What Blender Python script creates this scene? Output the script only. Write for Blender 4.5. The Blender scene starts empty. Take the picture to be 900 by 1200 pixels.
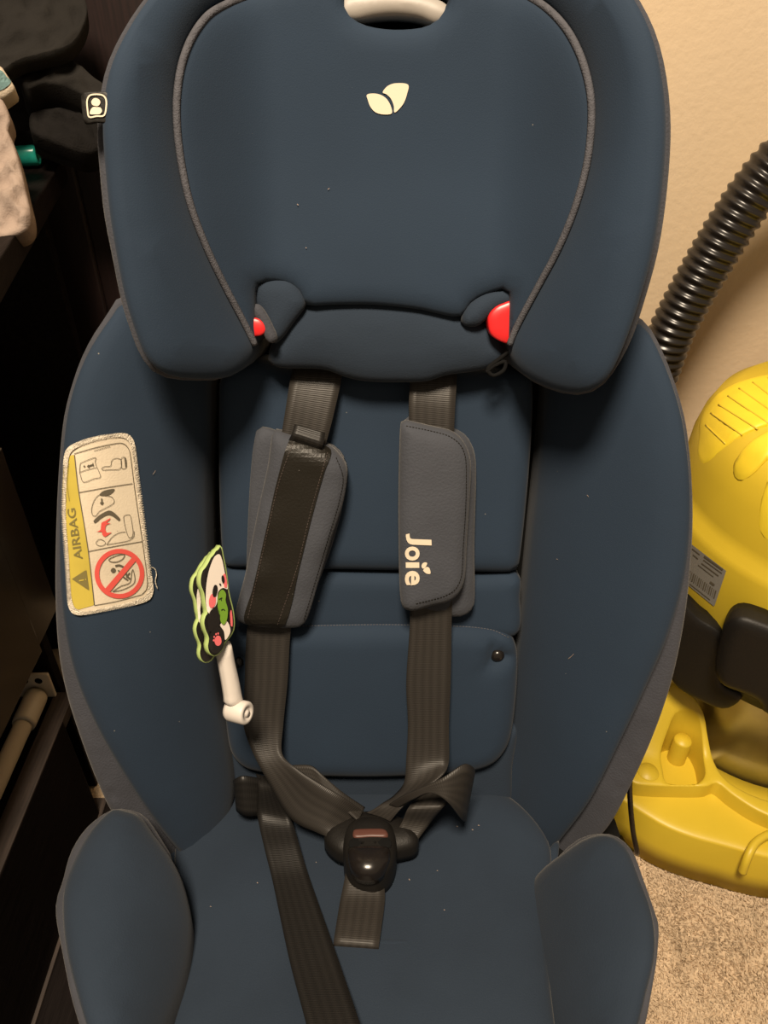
import bpy, math, random
import numpy as np
from mathutils import Vector, Matrix
from mathutils.geometry import delaunay_2d_cdt

random.seed(7); RNG = np.random.default_rng(7)
scene = bpy.context.scene
COL = scene.collection

# ------------------------------------------------------------------ camera, world, light, exposure
PITCH = math.radians(37.0); CAM = np.array([0.0, 0.0, 0.95]); FPX = 900.0
cd = bpy.data.cameras.new('camera'); cd.sensor_fit = 'VERTICAL'; cd.sensor_height = 36.0
cd.lens = FPX / 1200.0 * 36.0; cd.clip_start = 0.02
co = bpy.data.objects.new('camera', cd); COL.objects.link(co)
co.location = CAM; co.rotation_euler = (math.pi/2 - PITCH, 0, 0); scene.camera = co

w = bpy.data.worlds.new('room_ambient'); scene.world = w; w.use_nodes = True
w.node_tree.nodes['Background'].inputs[0].default_value = (1.0, 0.80, 0.58, 1)
w.node_tree.nodes['Background'].inputs[1].default_value = 0.25

def area(name, loc, target, size, power, color):
    l = bpy.data.lights.new(name, 'AREA'); l.shape = 'DISK'; l.size = size; l.energy = power; l.color = color
    o = bpy.data.objects.new(name, l); COL.objects.link(o); o.location = loc
    o.rotation_euler = (Vector(target) - Vector(loc)).to_track_quat('-Z', 'Y').to_euler()
    return o
area('ceiling_lamp_light', (-0.14, -0.34, 2.42), (0.0, 0.55, 0.4), 0.50, 88.0, (1.0, 0.83, 0.63))

vs = scene.view_settings
vs.view_transform = 'Standard'; vs.look = 'None'; vs.exposure = 0.0; vs.gamma = 1.0; vs.use_curve_mapping = False

# ------------------------------------------------------------------ materials
def mat(name, color, rough=0.6, metal=0.0, var=0.0, var_scale=8.0, bump=0.0, bump_scale=300.0, sheen=0.0,
        specks=0.0, coat=0.0, color2=None, stretch=None, spec=0.5):
    m = bpy.data.materials.new(name); m.use_nodes = True
    nt = m.node_tree; N = nt.nodes; L = nt.links
    b = N['Principled BSDF']
    b.inputs['Base Color'].default_value = (*color, 1); b.inputs['Roughness'].default_value = rough
    b.inputs['Metallic'].default_value = metal; b.inputs['Specular IOR Level'].default_value = spec
    if sheen:
        b.inputs['Sheen Weight'].default_value = sheen; b.inputs['Sheen Roughness'].default_value = 0.45
        b.inputs['Sheen Tint'].default_value = (1.0, 0.95, 0.88, 1)
    if coat:
        b.inputs['Coat Weight'].default_value = coat; b.inputs['Coat Roughness'].default_value = 0.08
    tc = N.new('ShaderNodeTexCoord'); src = tc.outputs['Object']
    if stretch:
        mp = N.new('ShaderNodeMapping'); mp.inputs['Scale'].default_value = stretch
        L.new(src, mp.inputs['Vector']); src = mp.outputs['Vector']
    cur = None
    if var:
        n = N.new('ShaderNodeTexNoise'); n.inputs['Scale'].default_value = var_scale; n.inputs['Detail'].default_value = 5
        L.new(src, n.inputs['Vector'])
        r = N.new('ShaderNodeMapRange'); r.inputs[1].default_value = 0.3; r.inputs[2].default_value = 0.7
        L.new(n.outputs['Fac'], r.inputs[0])
        mx = N.new('ShaderNodeMix'); mx.data_type = 'RGBA'
        c2 = color2 if color2 else tuple(min(1, c*(1+var)) for c in color)
        c1 = color if color2 else tuple(c*(1-var) for c in color)
        mx.inputs[6].default_value = (*c1, 1); mx.inputs[7].default_value = (*c2, 1)
        L.new(r.outputs[0], mx.inputs[0]); cur = mx.outputs[2]
    if specks:
        v = N.new('ShaderNodeTexVoronoi'); v.inputs['Scale'].default_value = specks
        L.new(tc.outputs['Object'], v.inputs['Vector'])
        lt = N.new('ShaderNodeMath'); lt.operation = 'LESS_THAN'; lt.inputs[1].default_value = 0.035
        L.new(v.outputs['Distance'], lt.inputs[0])
        sp = N.new('ShaderNodeSeparateColor'); L.new(v.outputs['Color'], sp.inputs[0])
        gt = N.new('ShaderNodeMath'); gt.operation = 'GREATER_THAN'; gt.inputs[1].default_value = 0.86
        L.new(sp.outputs[0], gt.inputs[0])
        mu = N.new('ShaderNodeMath'); mu.operation = 'MULTIPLY'
        L.new(lt.outputs[0], mu.inputs[0]); L.new(gt.outputs[0], mu.inputs[1])
        mx = N.new('ShaderNodeMix'); mx.data_type = 'RGBA'
        if cur: L.new(cur, mx.inputs[6])
        else: mx.inputs[6].default_value = (*color, 1)
        mx.inputs[7].default_value = (0.16, 0.15, 0.135, 1)
        L.new(mu.outputs[0], mx.inputs[0]); cur = mx.outputs[2]
    if cur: L.new(cur, b.inputs['Base Color'])
    if bump:
        n = N.new('ShaderNodeTexNoise'); n.inputs['Scale'].default_value = bump_scale; n.inputs['Detail'].default_value = 3
        L.new(src, n.inputs['Vector'])
        bp = N.new('ShaderNodeBump'); bp.inputs['Strength'].default_value = bump; bp.inputs['Distance'].default_value = 0.002
        L.new(n.outputs['Fac'], bp.inputs['Height']); L.new(bp.outputs[0], b.inputs['Normal'])
    return m

def webbing(name, color):
    m = bpy.data.materials.new(name); m.use_nodes = True
    nt = m.node_tree; N = nt.nodes; L = nt.links; b = N['Principled BSDF']
    b.inputs['Roughness'].default_value = 0.45; b.inputs['Specular IOR Level'].default_value = 0.28
    uv = N.new('ShaderNodeUVMap')
    mp = N.new('ShaderNodeMapping'); mp.inputs['Scale'].default_value = (1, 1, 1); L.new(uv.outputs[0], mp.inputs[0])
    w1 = N.new('ShaderNodeTexWave'); w1.wave_type = 'BANDS'; w1.bands_direction = 'Y'
    w1.inputs['Scale'].default_value = 8; w1.inputs['Distortion'].default_value = 1.0
    L.new(mp.outputs[0], w1.inputs['Vector'])
    w2 = N.new('ShaderNodeTexWave'); w2.wave_type = 'BANDS'; w2.bands_direction = 'X'
    w2.inputs['Scale'].default_value = 1.7; w2.inputs['Distortion'].default_value = 0.3
    L.new(mp.outputs[0], w2.inputs['Vector'])
    mx = N.new('ShaderNodeMix'); mx.data_type = 'RGBA'
    mx.inputs[6].default_value = (*[c*0.88 for c in color], 1); mx.inputs[7].default_value = (*[c*1.12 for c in color], 1)
    L.new(w2.outputs['Fac'], mx.inputs[0]); L.new(mx.outputs[2], b.inputs['Base Color'])
    ad = N.new('ShaderNodeMath'); L.new(w1.outputs['Fac'], ad.inputs[0]); L.new(w2.outputs['Fac'], ad.inputs[1])
    bp = N.new('ShaderNodeBump'); bp.inputs['Strength'].default_value = 0.22; bp.inputs['Distance'].default_value = 0.0005
    L.new(w1.outputs['Fac'], bp.inputs['Height']); L.new(bp.outputs[0], b.inputs['Normal'])
    return m

BLUE = (0.0150, 0.0275, 0.048)
M = dict(
    blue=mat('navy_neoprene', BLUE, 0.85, var=0.10, var_scale=6, bump=0.10, bump_scale=1100, sheen=0.06, specks=70, spec=0.25),
    blue2=mat('navy_jersey', (0.0180, 0.0275, 0.043), 0.9, var=0.12, var_scale=9, bump=0.2, bump_scale=900, sheen=0.07, spec=0.2),
    grey=mat('grey_trim_knit', (0.045, 0.047, 0.057), 0.9, var=0.10, var_scale=30, bump=0.35, bump_scale=600, sheen=0.1, spec=0.2),
    pipe=mat('grey_piping', (0.072, 0.072, 0.082), 0.85, bump=0.5, bump_scale=900, var=0.15, var_scale=200, spec=0.2),
    pad=mat('grey_pad_fabric', (0.044, 0.048, 0.059), 0.85, var=0.08, var_scale=25, bump=0.3, bump_scale=500, sheen=0.1, spec=0.3),
    padblack=mat('black_rubberised_strip', (0.011, 0.0095, 0.007), 0.42, bump=0.2, bump_scale=500, specks=120, spec=0.25),
    web=webbing('dark_webbing', (0.026, 0.023, 0.020)),
    webdark=webbing('black_webbing', (0.011, 0.010, 0.009)),
    black=mat('black_plastic', (0.008, 0.007, 0.006), 0.5, bump=0.1, bump_scale=500, spec=0.3),
    gloss=mat('black_gloss_plastic', (0.010, 0.008, 0.007), 0.24),
    void=mat('black_backing_cloth', (0.006, 0.006, 0.006), 0.95, spec=0.1),
    red=mat('red_plastic', (0.60, 0.016, 0.018), 0.35),
    redbar=mat('dull_red_plastic', (0.085, 0.035, 0.026), 0.4, spec=0.3),
    ivory=mat('ivory_print', (0.64, 0.55, 0.42), 0.7),
    handle=mat('beige_plastic', (0.30, 0.275, 0.245), 0.5, bump=0.05, bump_scale=200),
    label=mat('cream_satin_label', (0.58, 0.50, 0.38), 0.5, var=0.06, var_scale=40, bump=0.15, bump_scale=700),
    labely=mat('yellow_label_print', (0.46, 0.36, 0.055), 0.5, var=0.08, var_scale=40),
    labelk=mat('dark_label_print', (0.085, 0.070, 0.045), 0.7),
    labelg=mat('olive_label_print', (0.16, 0.13, 0.035), 0.7),
    labelr=mat('red_label_print', (0.60, 0.075, 0.06), 0.6),
    overlock=mat('cream_overlock_thread', (0.62, 0.55, 0.44), 0.85, var=0.25, var_scale=500, bump=0.9, bump_scale=900),
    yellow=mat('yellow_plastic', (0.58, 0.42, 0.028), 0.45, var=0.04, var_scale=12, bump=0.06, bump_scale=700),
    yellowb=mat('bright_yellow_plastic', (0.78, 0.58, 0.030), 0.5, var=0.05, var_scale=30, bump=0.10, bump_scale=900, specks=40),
    steel=mat('brushed_steel', (0.44, 0.42, 0.40), 0.34, metal=1.0, var=0.1, var_scale=18, bump=0.05, bump_scale=60),
    hose=mat('black_ribbed_rubber', (0.012, 0.010, 0.009), 0.30),
    silver=mat('silver_sticker', (0.20, 0.19, 0.17), 0.4),
    wall=mat('beige_wall_paint', (0.60, 0.47, 0.32), 0.85, var=0.03, var_scale=3, bump=0.35, bump_scale=110, spec=0.2),
    carpet=mat('beige_carpet', (0.52, 0.40, 0.27), 1.0, var=0.25, var_scale=35, bump=1.0, bump_scale=260, spec=0.05),
    pile=mat('beige_carpet_pile', (0.56, 0.43, 0.29), 1.0, var=0.14, var_scale=30, spec=0.05),
    ebony=mat('black_brown_wood', (0.008, 0.006, 0.0055), 0.5, var=0.35, var_scale=14, bump=0.2, bump_scale=60, stretch=(14, 1, 14), spec=0.06),
    ebonygl=mat('black_lacquer', (0.012, 0.010, 0.008), 0.18, bump=0.03, bump_scale=20, spec=1.0, coat=0.25),
    ebonyr=mat('dark_red_brown_wood', (0.012, 0.005, 0.0045), 0.5, var=0.4, var_scale=16, stretch=(18, 18, 1)),
    edge=mat('dark_wood_edge', (0.036, 0.025, 0.020), 0.7, var=0.45, var_scale=20, stretch=(14, 1, 14)),
    tanboard=mat('tan_lacquer', (0.16, 0.125, 0.075), 0.4, var=0.12, var_scale=6),
    cloth_k=mat('charcoal_cotton', (0.016, 0.0145, 0.013), 0.95, var=0.12, var_scale=20, bump=0.3, bump_scale=700, spec=0.15),
    cloth_k2=mat('black_wool', (0.009, 0.008, 0.0075), 0.95, var=0.2, var_scale=40, bump=0.5, bump_scale=500, spec=0.1),
    cloth_b=mat('rose_beige_cotton', (0.29, 0.225, 0.185), 0.95, var=0.08, var_scale=16, bump=0.3, bump_scale=600, spec=0.15),
    cloth_t=mat('teal_grey_cotton', (0.12, 0.20, 0.20), 0.95, bump=0.3, bump_scale=600, spec=0.15),
    cloth_c=mat('cream_cotton', (0.52, 0.44, 0.34), 0.95, bump=0.3, bump_scale=600, spec=0.15),
    teal=mat('teal_plastic', (0.02, 0.36, 0.28), 0.25, var=0.2, var_scale=80),
    white=mat('white_plastic', (0.60, 0.55, 0.50), 0.4),
    enamel=mat('cream_enamel', (0.66, 0.58, 0.46), 0.4),
    tgreen=mat('light_green_rubber', (0.36, 0.47, 0.16), 0.5),
    tleaf=mat('leaf_green_print', (0.17, 0.33, 0.03), 0.5),
    tblack=mat('toy_black_print', (0.012, 0.010, 0.009), 0.45),
    twhite=mat('toy_white_print', (0.80, 0.72, 0.64), 0.45),
    tpink=mat('toy_pink_print', (0.80, 0.16, 0.17), 0.5),
)

# ------------------------------------------------------------------ frames and helpers
FWD = np.array([0, math.cos(PITCH), -math.sin(PITCH)]); UP = np.array([0, math.sin(PITCH), math.cos(PITCH)]); RT = np.array([1.0, 0, 0])
def rays(p):
    p = np.atleast_2d(np.asarray(p, float))
    return FWD + ((p[:, 0]-450)/FPX)[:, None]*RT + ((600-p[:, 1])/FPX)[:, None]*UP
def at(px, py, d): return CAM + rays((px, py))[0]*d
class Frame:
    def __init__(s, o, u, v):
        s.o = np.array(o, float); s.u = np.array(u, float)/np.linalg.norm(u)
        v = np.array(v, float); v = v - s.u*np.dot(v, s.u); s.v = v/np.linalg.norm(v); s.n = np.cross(s.u, s.v)
    def uv(s, P): q = np.atleast_2d(P)-s.o; return np.stack([q@s.u, q@s.v], 1)
    def h(s, P): return (np.atleast_2d(P)-s.o)@s.n
    def pt(s, uv, h): uv = np.atleast_2d(uv); return s.o+uv[:, :1]*s.u+uv[:, 1:2]*s.v+np.reshape(h, (-1, 1))*s.n
    def hit(s, px, H, lo=0.25, hi=1.6):
        """where the sight line of each photo point meets the surface height H(uv) over this plane"""
        r = rays(px); n = len(r); a = np.full(n, lo); b = np.full(n, hi)
        for _ in range(34):
            m = (a+b)/2; P = CAM+r*m[:, None]; g = s.h(P)-H(s.uv(P)); f = g > 0
            a = np.where(f, m, a); b = np.where(f, b, m)
        return CAM+r*((a+b)/2)[:, None]
def const(c): return lambda uv: np.full(len(uv), float(c))
def sstep(a, b, x): t = np.clip((x-a)/(b-a), 0, 1); return t*t*(3-2*t)

def catmull(pts, closed=True, sub=6):
    P = np.asarray(pts, float); n = len(P); out = []
    rng = range(n if closed else n-1)
    for i in rng:
        if closed: p0, p1, p2, p3 = P[i-1], P[i], P[(i+1) % n], P[(i+2) % n]
        else: p0, p1, p2, p3 = P[max(i-1, 0)], P[i], P[i+1], P[min(i+2, n-1)]
        # centripetal-ish: limit overshoot by scaling tangents with the local segment length
        l = np.linalg.norm(p2-p1)+1e-9
        t1 = (p2-p0); t1 = t1/(np.linalg.norm(t1)+1e-9)*min(l, np.linalg.norm(p2-p0)/2, np.linalg.norm(p1-p0)+l*.3 if np.any(p1 != p0) else l)
        t2 = (p3-p1); t2 = t2/(np.linalg.norm(t2)+1e-9)*min(l, np.linalg.norm(p3-p1)/2)
        for k in range(sub):
            t = k/sub; a = 2*t**3-3*t**2+1; b = t**3-2*t**2+t; c = -2*t**3+3*t**2; d = t**3-t**2
            out.append(a*p1+b*t1+c*p2+d*t2)
    if not closed: out.append(P[-1])
    return np.array(out)
def resample(P, step, closed=True):
    Q = np.vstack([P, P[:1]]) if closed else P
    L = np.linalg.norm(np.diff(Q, axis=0), axis=1); s = np.concatenate([[0], np.cumsum(L)])
    n = max(8 if closed else 2, int(round(s[-1]/step)))
    t = np.linspace(0, s[-1], n+1); t = t[:-1] if closed else t
    return np.stack([np.interp(t, s, Q[:, k]) for k in range(Q.shape[1])], 1)
def seg_dist(X, loops):
    A = np.vstack(loops); B = np.vstack([np.roll(l, -1, 0) for l in loops]); D = B-A; LL = (D**2).sum(1)+1e-14
    out = np.empty(len(X))
    for i in range(0, len(X), 400):
        x = X[i:i+400, None, :]; t = np.clip(((x-A)*D).sum(2)/LL, 0, 1)
        out[i:i+400] = np.sqrt((((A+t[..., None]*D)-x)**2).sum(2).min(1))
    return out
def inside(X, loops):
    r = np.zeros(len(X), bool)
    for l in loops:
        A = l; B = np.roll(l, -1, 0)
        for i in range(0, len(X), 800):
            x = X[i:i+800, 0][:, None]; y = X[i:i+800, 1][:, None]
            c = (A[:, 1] > y) != (B[:, 1] > y)
            xi = A[:, 0]+(y-A[:, 1])*(B[:, 0]-A[:, 0])/np.where(np.abs(B[:, 1]-A[:, 1]) < 1e-12, 1e-12, B[:, 1]-A[:, 1])
            r[i:i+800] ^= ((c & (x < xi)).sum(1) % 2).astype(bool)
    return r

def root_loc(o):
    while o.parent: o = o.parent
    return np.array(o.location)
def obj(name, V, F, m, parent=None, smooth=True, label=None, uvs=None, kind=None):
    V = np.asarray(V, float)
    if parent is not None: base = root_loc(parent)
    else: base = np.array([(V[:, 0].min()+V[:, 0].max())/2, (V[:, 1].min()+V[:, 1].max())/2, V[:, 2].min()])
    me = bpy.data.meshes.new(name); me.from_pydata((V-base).tolist(), [], [tuple(int(i) for i in f) for f in F]); me.update()
    if smooth: me.polygons.foreach_set('use_smooth', [True]*len(me.polygons))
    if uvs is not None:
        l = me.uv_layers.new(name='UVMap')
        vi = np.empty(len(me.loops), int); me.loops.foreach_get('vertex_index', vi)
        l.data.foreach_set('uv', np.asarray(uvs)[vi].ravel())
    me.materials.append(M[m] if isinstance(m, str) else m)
    o = bpy.data.objects.new(name, me); COL.objects.link(o)
    if parent is None: o.location = base
    else: o.parent = parent
    if label: o['label'] = label
    if kind: o['kind'] = kind
    return o
def thing(name, label, cat, loc, group=None):
    o = bpy.data.objects.new(name, None); o.empty_display_size = 0.05; COL.objects.link(o); o.location = loc
    o['label'] = label; o['category'] = cat
    if group: o['group'] = group
    return o
def tag(o, label, cat, group=None):
    o['label'] = label; o['category'] = cat
    if group: o['group'] = group
    return o

class Surf:                                     # a panel's surface, so prints and trims can lie on it
    def __init__(s, fr, f): s.fr = fr; s.f = f
    def on(s, px, eps=0.0006): return s.fr.hit(px, lambda uv: s.f(uv)+eps)

def panel(name, fr, outline, H, m, parent, puff=0.01, pw=0.02, skirt=0.03, res=0.007, holes=(), extra=None,
          sharp=False, flare=0.0, label=None, sub=6, cap=True, world=False):
    """an upholstered piece: outline (photo points laid on the surface H over the plane fr), padded by puff over pw, with real depth"""
    if not callable(H): H = const(H)
    loops = []
    for ol in [outline]+list(holes):
        p = np.asarray(ol, float); p = resample(p, 1.5) if sharp else catmull(p, True, sub)
        q = fr.uv(fr.hit(p, H)) if not world else p
        loops.append(resample(q, res))
    area2 = lambda l: (l[:, 0]*np.roll(l[:, 1], -1)-np.roll(l[:, 0], -1)*l[:, 1]).sum()
    for i, l in enumerate(loops):
        if (area2(l) > 0) != (i == 0): loops[i] = l[::-1].copy()
    def prof(d): t = np.clip(d/pw, 0, 1); return puff*np.sqrt(np.maximum(0, 1-(1-t)**2))
    def surf(uv):
        d = seg_dist(uv, loops); d = np.where(inside(uv, loops), d, 0)
        z = H(uv)+prof(d)
        return z+extra(uv, d) if extra else z
    pts = []
    bd = np.vstack(loops); nb = len(bd)
    for fx in (0.05, 0.18, 0.4, 0.7):
        dl = pw*fx
        for l in loops:
            t = np.roll(l, -1, 0)-np.roll(l, 1, 0); t /= np.linalg.norm(t, axis=1)[:, None]+1e-12
            q = l+np.stack([-t[:, 1], t[:, 0]], 1)*dl
            ok = inside(q, loops) & (seg_dist(q, loops) > dl*0.93); q = q[ok]
            if len(q): pts.append(q)
    lo = loops[0].min(0); hi = loops[0].max(0); g = res*1.15
    gx, gy = np.meshgrid(np.arange(lo[0], hi[0], g), np.arange(lo[1], hi[1], g*0.87)); gx = gx+(np.arange(gx.shape[0]) % 2)[:, None]*g/2
    G = np.stack([gx.ravel(), gy.ravel()], 1); dG = seg_dist(G, loops); G = G[inside(G, loops) & (dG > max(pw*0.78, res*0.6))]
    if len(G): pts.append(G)
    X = np.vstack([bd]+pts)
    edges = []; k = 0
    for l in loops:
        n = len(l); edges += [(k+i, k+(i+1) % n) for i in range(n)]; k += n
    vo, eo, fo, ov, oe, of = delaunay_2d_cdt([Vector(x) for x in X], edges, [], 0, 1e-7)
    Y = np.array([tuple(v) for v in vo]); T = np.array([f for f in fo if len(f) == 3])
    T = T[inside(Y[T].mean(1), loops)]
    idx = {}
    for i, src in enumerate(ov):
        for s_ in src: idx[s_] = i
    d = seg_dist(Y, loops); isb = np.zeros(len(Y), bool); isb[[idx[i] for i in range(nb)]] = True; d[isb] = 0
    z = H(Y)+prof(d)
    if extra is not None: z = z+extra(Y, d)
    V = list(fr.pt(Y, z)); F = [tuple(t) for t in T]
    k = 0
    for li, l in enumerate(loops):
        n = len(l); ids = [idx[k+i] for i in range(n)]; k += n
        t = np.roll(l, -1, 0)-np.roll(l, 1, 0); t /= np.linalg.norm(t, axis=1)[:, None]+1e-12
        out = np.stack([t[:, 1], -t[:, 0]], 1); hb = H(l)
        prev = ids
        for fx in (0.5, 1.0):
            sk = skirt(hb) if callable(skirt) else skirt
            ring = fr.pt(l+out*flare*fx, hb-sk*fx); st = len(V); V += list(ring); cur = list(range(st, st+n))
            F += [(prev[i], cur[i], cur[(i+1) % n], prev[(i+1) % n]) for i in range(n)]; prev = cur
        if cap and len(loops) == 1: F.append(tuple(prev[::-1]))
    o = obj(name, V, F, m, parent, label=label)
    return o, Surf(fr, surf)

def flat(name, S, outline, m, parent, eps=0.0007, sub=5, sharp=False, holes=(), label=None, thick=0.0):
    """flat print lying on a surface: outline in photo points"""
    loops = []
    for ol in [outline]+list(holes):
        p = np.asarray(ol, float); loops.append(resample(p, 3.0) if sharp else catmull(p, True, sub))
    X = np.vstack(loops); edges = []; k = 0
    for l in loops:
        n = len(l); edges += [(k+i, k+(i+1) % n) for i in range(n)]; k += n
    lo = loops[0].min(0); hi = loops[0].max(0)
    gx, gy = np.meshgrid(np.arange(lo[0], hi[0], 5), np.arange(lo[1], hi[1], 5)); G = np.stack([gx.ravel(), gy.ravel()], 1)
    if len(G):
        G = G[inside(G, loops) & (seg_dist(G, loops) > 2.0)]; X = np.vstack([X, G])
    vo, eo, fo, *_ = delaunay_2d_cdt([Vector(x) for x in X], edges, [], 0, 1e-6)
    Y = np.array([tuple(v) for v in vo]); T = np.array([f[::-1] for f in fo if len(f) == 3]); T = T[inside(Y[T].mean(1), loops)]
    return obj(name, S.on(Y, eps), T, m, parent, smooth=False, label=label)

def strokes(name, S, lines, m, parent, eps=0.0008, label=None):
    """thin printed lines: list of (points, width in photo px, closed)"""
    VV = []; FF = []
    for pts, wd, closed in lines:
        p = np.asarray(pts, float)
        p = catmull(p, closed, 4) if len(p) > 2 else resample(p, 4, False)
        n = len(p)
        t = np.gradient(p, axis=0) if not closed else np.roll(p, -1, 0)-np.roll(p, 1, 0)
        t /= np.linalg.norm(t, axis=1)[:, None]+1e-9; nn = np.stack([-t[:, 1], t[:, 0]], 1)*wd/2
        k = len(VV); VV += list(p+nn); VV += list(p-nn)
        for i in range(n if closed else n-1):
            j = (i+1) % n; FF.append((k+i, k+j, k+n+j, k+n+i))
    return obj(name, S.on(np.array(VV), eps), FF, m, parent, label=label)

def textpx(body, extrude=0.0, offset=0.0):
    c = bpy.data.curves.new('lettering', 'FONT'); c.body = body; c.offset = offset; c.resolution_u = 4
    o = bpy.data.objects.new('lettering', c); COL.objects.link(o); dg = bpy.context.evaluated_depsgraph_get()
    me = bpy.data.meshes.new_from_object(o.evaluated_get(dg)); V = np.array([tuple(v.co) for v in me.vertices])[:, :2]
    F = [tuple(p.vertices) for p in me.polygons]
    bpy.data.objects.remove(o); bpy.data.curves.remove(c); bpy.data.meshes.remove(me)
    return V, F
def lettering(name, S, body, origin, xdir, ydir, size, m, parent, offset=0.0, eps=0.0009, fit=None, label=None):
    """origin px, xdir/ydir: photo-pixel directions of reading and of letter height; fit: total length in px"""
    V, F = textpx(body, offset=offset); V = V-V.min(0)
    ln = V[:, 0].max(); sx = (fit/ln) if fit else size
    P = np.asarray(origin, float)+V[:, :1]*sx*np.asarray(xdir, float)+V[:, 1:2]*size*np.asarray(ydir, float)
    return obj(name, S.on(P, eps), F, m, parent, smooth=False, label=label)

def tube(name, pts, r, m, parent, seg=8, closed=False, label=None, sub=None, rfun=None, kind=None):
    P = np.asarray(pts, float); n = len(P)
    T = (np.roll(P, -1, 0)-np.roll(P, 1, 0)) if closed else np.gradient(P, axis=0)
    T /= np.linalg.norm(T, axis=1)[:, None]+1e-12
    nrm = np.cross(T[0], [0.3, 0.2, 0.9]); nrm /= np.linalg.norm(nrm)
    V = []; F = []
    for i in range(n):
        nrm = nrm-T[i]*np.dot(nrm, T[i]); nrm /= np.linalg.norm(nrm)+1e-12; b = np.cross(T[i], nrm)
        ri = rfun(i) if rfun else r
        for k in range(seg):
            a = 2*math.pi*k/seg; V.append(P[i]+ri*(math.cos(a)*nrm+math.sin(a)*b))
    for i in range(n if closed else n-1):
        j = (i+1) % n
        for k in range(seg): F.append((i*seg+k, i*seg+(k+1) % seg, j*seg+(k+1) % seg, j*seg+k))
    if not closed: F += [tuple(range(seg))[::-1], tuple((n-1)*seg+k for k in range(seg))]
    return obj(name, V, F, m, parent, label=label, kind=kind)

def ribbon(name, stations, m, parent, thick=0.0016, across=6, sub=8, label=None, bow=0.0):
    """webbing: stations are (left point, right point), each (frame, x, y, height)"""
    def w(p): return p[0].hit([(p[1], p[2])], const(p[3]))[0]
    A = catmull([w(s[0]) for s in stations], False, sub); B = catmull([w(s[1]) for s in stations], False, sub)
    n = len(A); V = []; UVs = []; F = []; mid = (A+B)/2
    s = np.concatenate([[0], np.cumsum(np.linalg.norm(np.diff(mid, axis=0), axis=1))])
    top = []
    for i in range(n):
        for k in range(across+1):
            f = k/across; top.append(A[i]*(1-f)+B[i]*f); UVs.append((f, s[i]/0.04))
    top = np.array(top).reshape(n, across+1, 3)
    tu = np.gradient(top, axis=0); tv = np.gradient(top, axis=1); N_ = np.cross(tv, tu); N_ /= np.linalg.norm(N_, axis=2)[..., None]+1e-12
    if bow:
        f = np.linspace(-1, 1, across+1); top = top+N_*((1-f**2)*bow)[None, :, None]
    bot = top-N_*thick; V = np.vstack([top.reshape(-1, 3), bot.reshape(-1, 3)]); K = n*(across+1)
    q = lambda i, k: i*(across+1)+k
    for i in range(n-1):
        for k in range(across):
            F.append((q(i, k), q(i, k+1), q(i+1, k+1), q(i+1, k))); F.append((K+q(i, k), K+q(i+1, k), K+q(i+1, k+1), K+q(i, k+1)))
        F.append((q(i, 0), q(i+1, 0), K+q(i+1, 0), K+q(i, 0))); F.append((q(i, across), K+q(i, across), K+q(i+1, across), q(i+1, across)))
    for i in (0, n-1):
        for k in range(across): F.append((q(i, k), K+q(i, k), K+q(i, k+1), q(i, k+1)) if i == 0 else (q(i, k), q(i, k+1), K+q(i, k+1), K+q(i, k)))
    return obj(name, V, F, m, parent, label=label, uvs=UVs+UVs)

def box(name, lo, hi, m, parent=None, bevel=0.003, rotz=0.0, pivot=None, seg=2, label=None):
    lo = np.array(lo, float); hi = np.array(hi, float)
    import bmesh
    bm = bmesh.new(); bmesh.ops.create_cube(bm, size=1.0)
    for v in bm.verts: v.co = Vector((lo+hi)/2)+Vector([v.co[k]*(hi-lo)[k] for k in range(3)])
    if bevel: bmesh.ops.bevel(bm, geom=bm.edges[:]+bm.verts[:], offset=bevel, segments=seg, affect='EDGES', profile=0.5)
    if rotz: bmesh.ops.rotate(bm, verts=bm.verts[:], cent=Vector(pivot), matrix=Matrix.Rotation(rotz, 3, 'Z'))
    V = [tuple(v.co) for v in bm.verts]; bm.verts.index_update(); F = [tuple(v.index for v in f.verts) for f in bm.faces]; bm.free()
    return obj(name, V, F, m, parent, smooth=False, label=label)
def lathe(name, prof, c, m, parent, seg=64, axis=None, label=None, a0=0, a1=2*math.pi, sq=1.0):
    """revolve (r, z) about a vertical (or given) axis through c"""
    full = abs(a1-a0-2*math.pi) < 1e-6; n = seg if full else seg+1; V = []; F = []
    z = np.array([0, 0, 1.0]) if axis is None else np.array(axis, float)/np.linalg.norm(axis)
    x = np.cross(z, [0.13, 0.97, 0.2]) if axis is not None else np.array([1.0, 0, 0]); x /= np.linalg.norm(x); y = np.cross(z, x)
    for r, h in prof:
        for k in range(n):
            a = a0+(a1-a0)*k/seg; V.append(np.array(c)+r*(math.cos(a)*x+math.sin(a)*y)+h*z)
    for i in range(len(prof)-1):
        for k in range(n if full else n-1):
            j = (k+1) % n; F.append((i*n+k, i*n+j, (i+1)*n+j, (i+1)*n+k))
    if full and prof[0][0] > 1e-4: F.append(tuple(range(n))[::-1])
    if full and prof[-1][0] > 1e-4: F.append(tuple((len(prof)-1)*n+k for k in range(n)))
    return obj(name, V, F, m, parent, label=label)
def loft(name, rings, m, parent, label=None):
    n = len(rings[0]); V = np.vstack(rings); F = []
    for i in range(len(rings)-1):
        for k in range(n): F.append((i*n+k, i*n+(k+1) % n, (i+1)*n+(k+1) % n, (i+1)*n+k))
    F += [tuple(range(n))[::-1], tuple((len(rings)-1)*n+k for k in range(n))]
    return obj(name, V, F, m, parent, label=label)
def rrect(cx, cy, hx, hy, z, p=4.0, n=48):
    a = np.linspace(0, 2*math.pi, n, endpoint=False); c, s = np.cos(a), np.sin(a)
    return np.stack([cx+hx*np.sign(c)*np.abs(c)**(2/p), cy+hy*np.sign(s)*np.abs(s)**(2/p), np.full(n, z)], 1)
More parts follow.
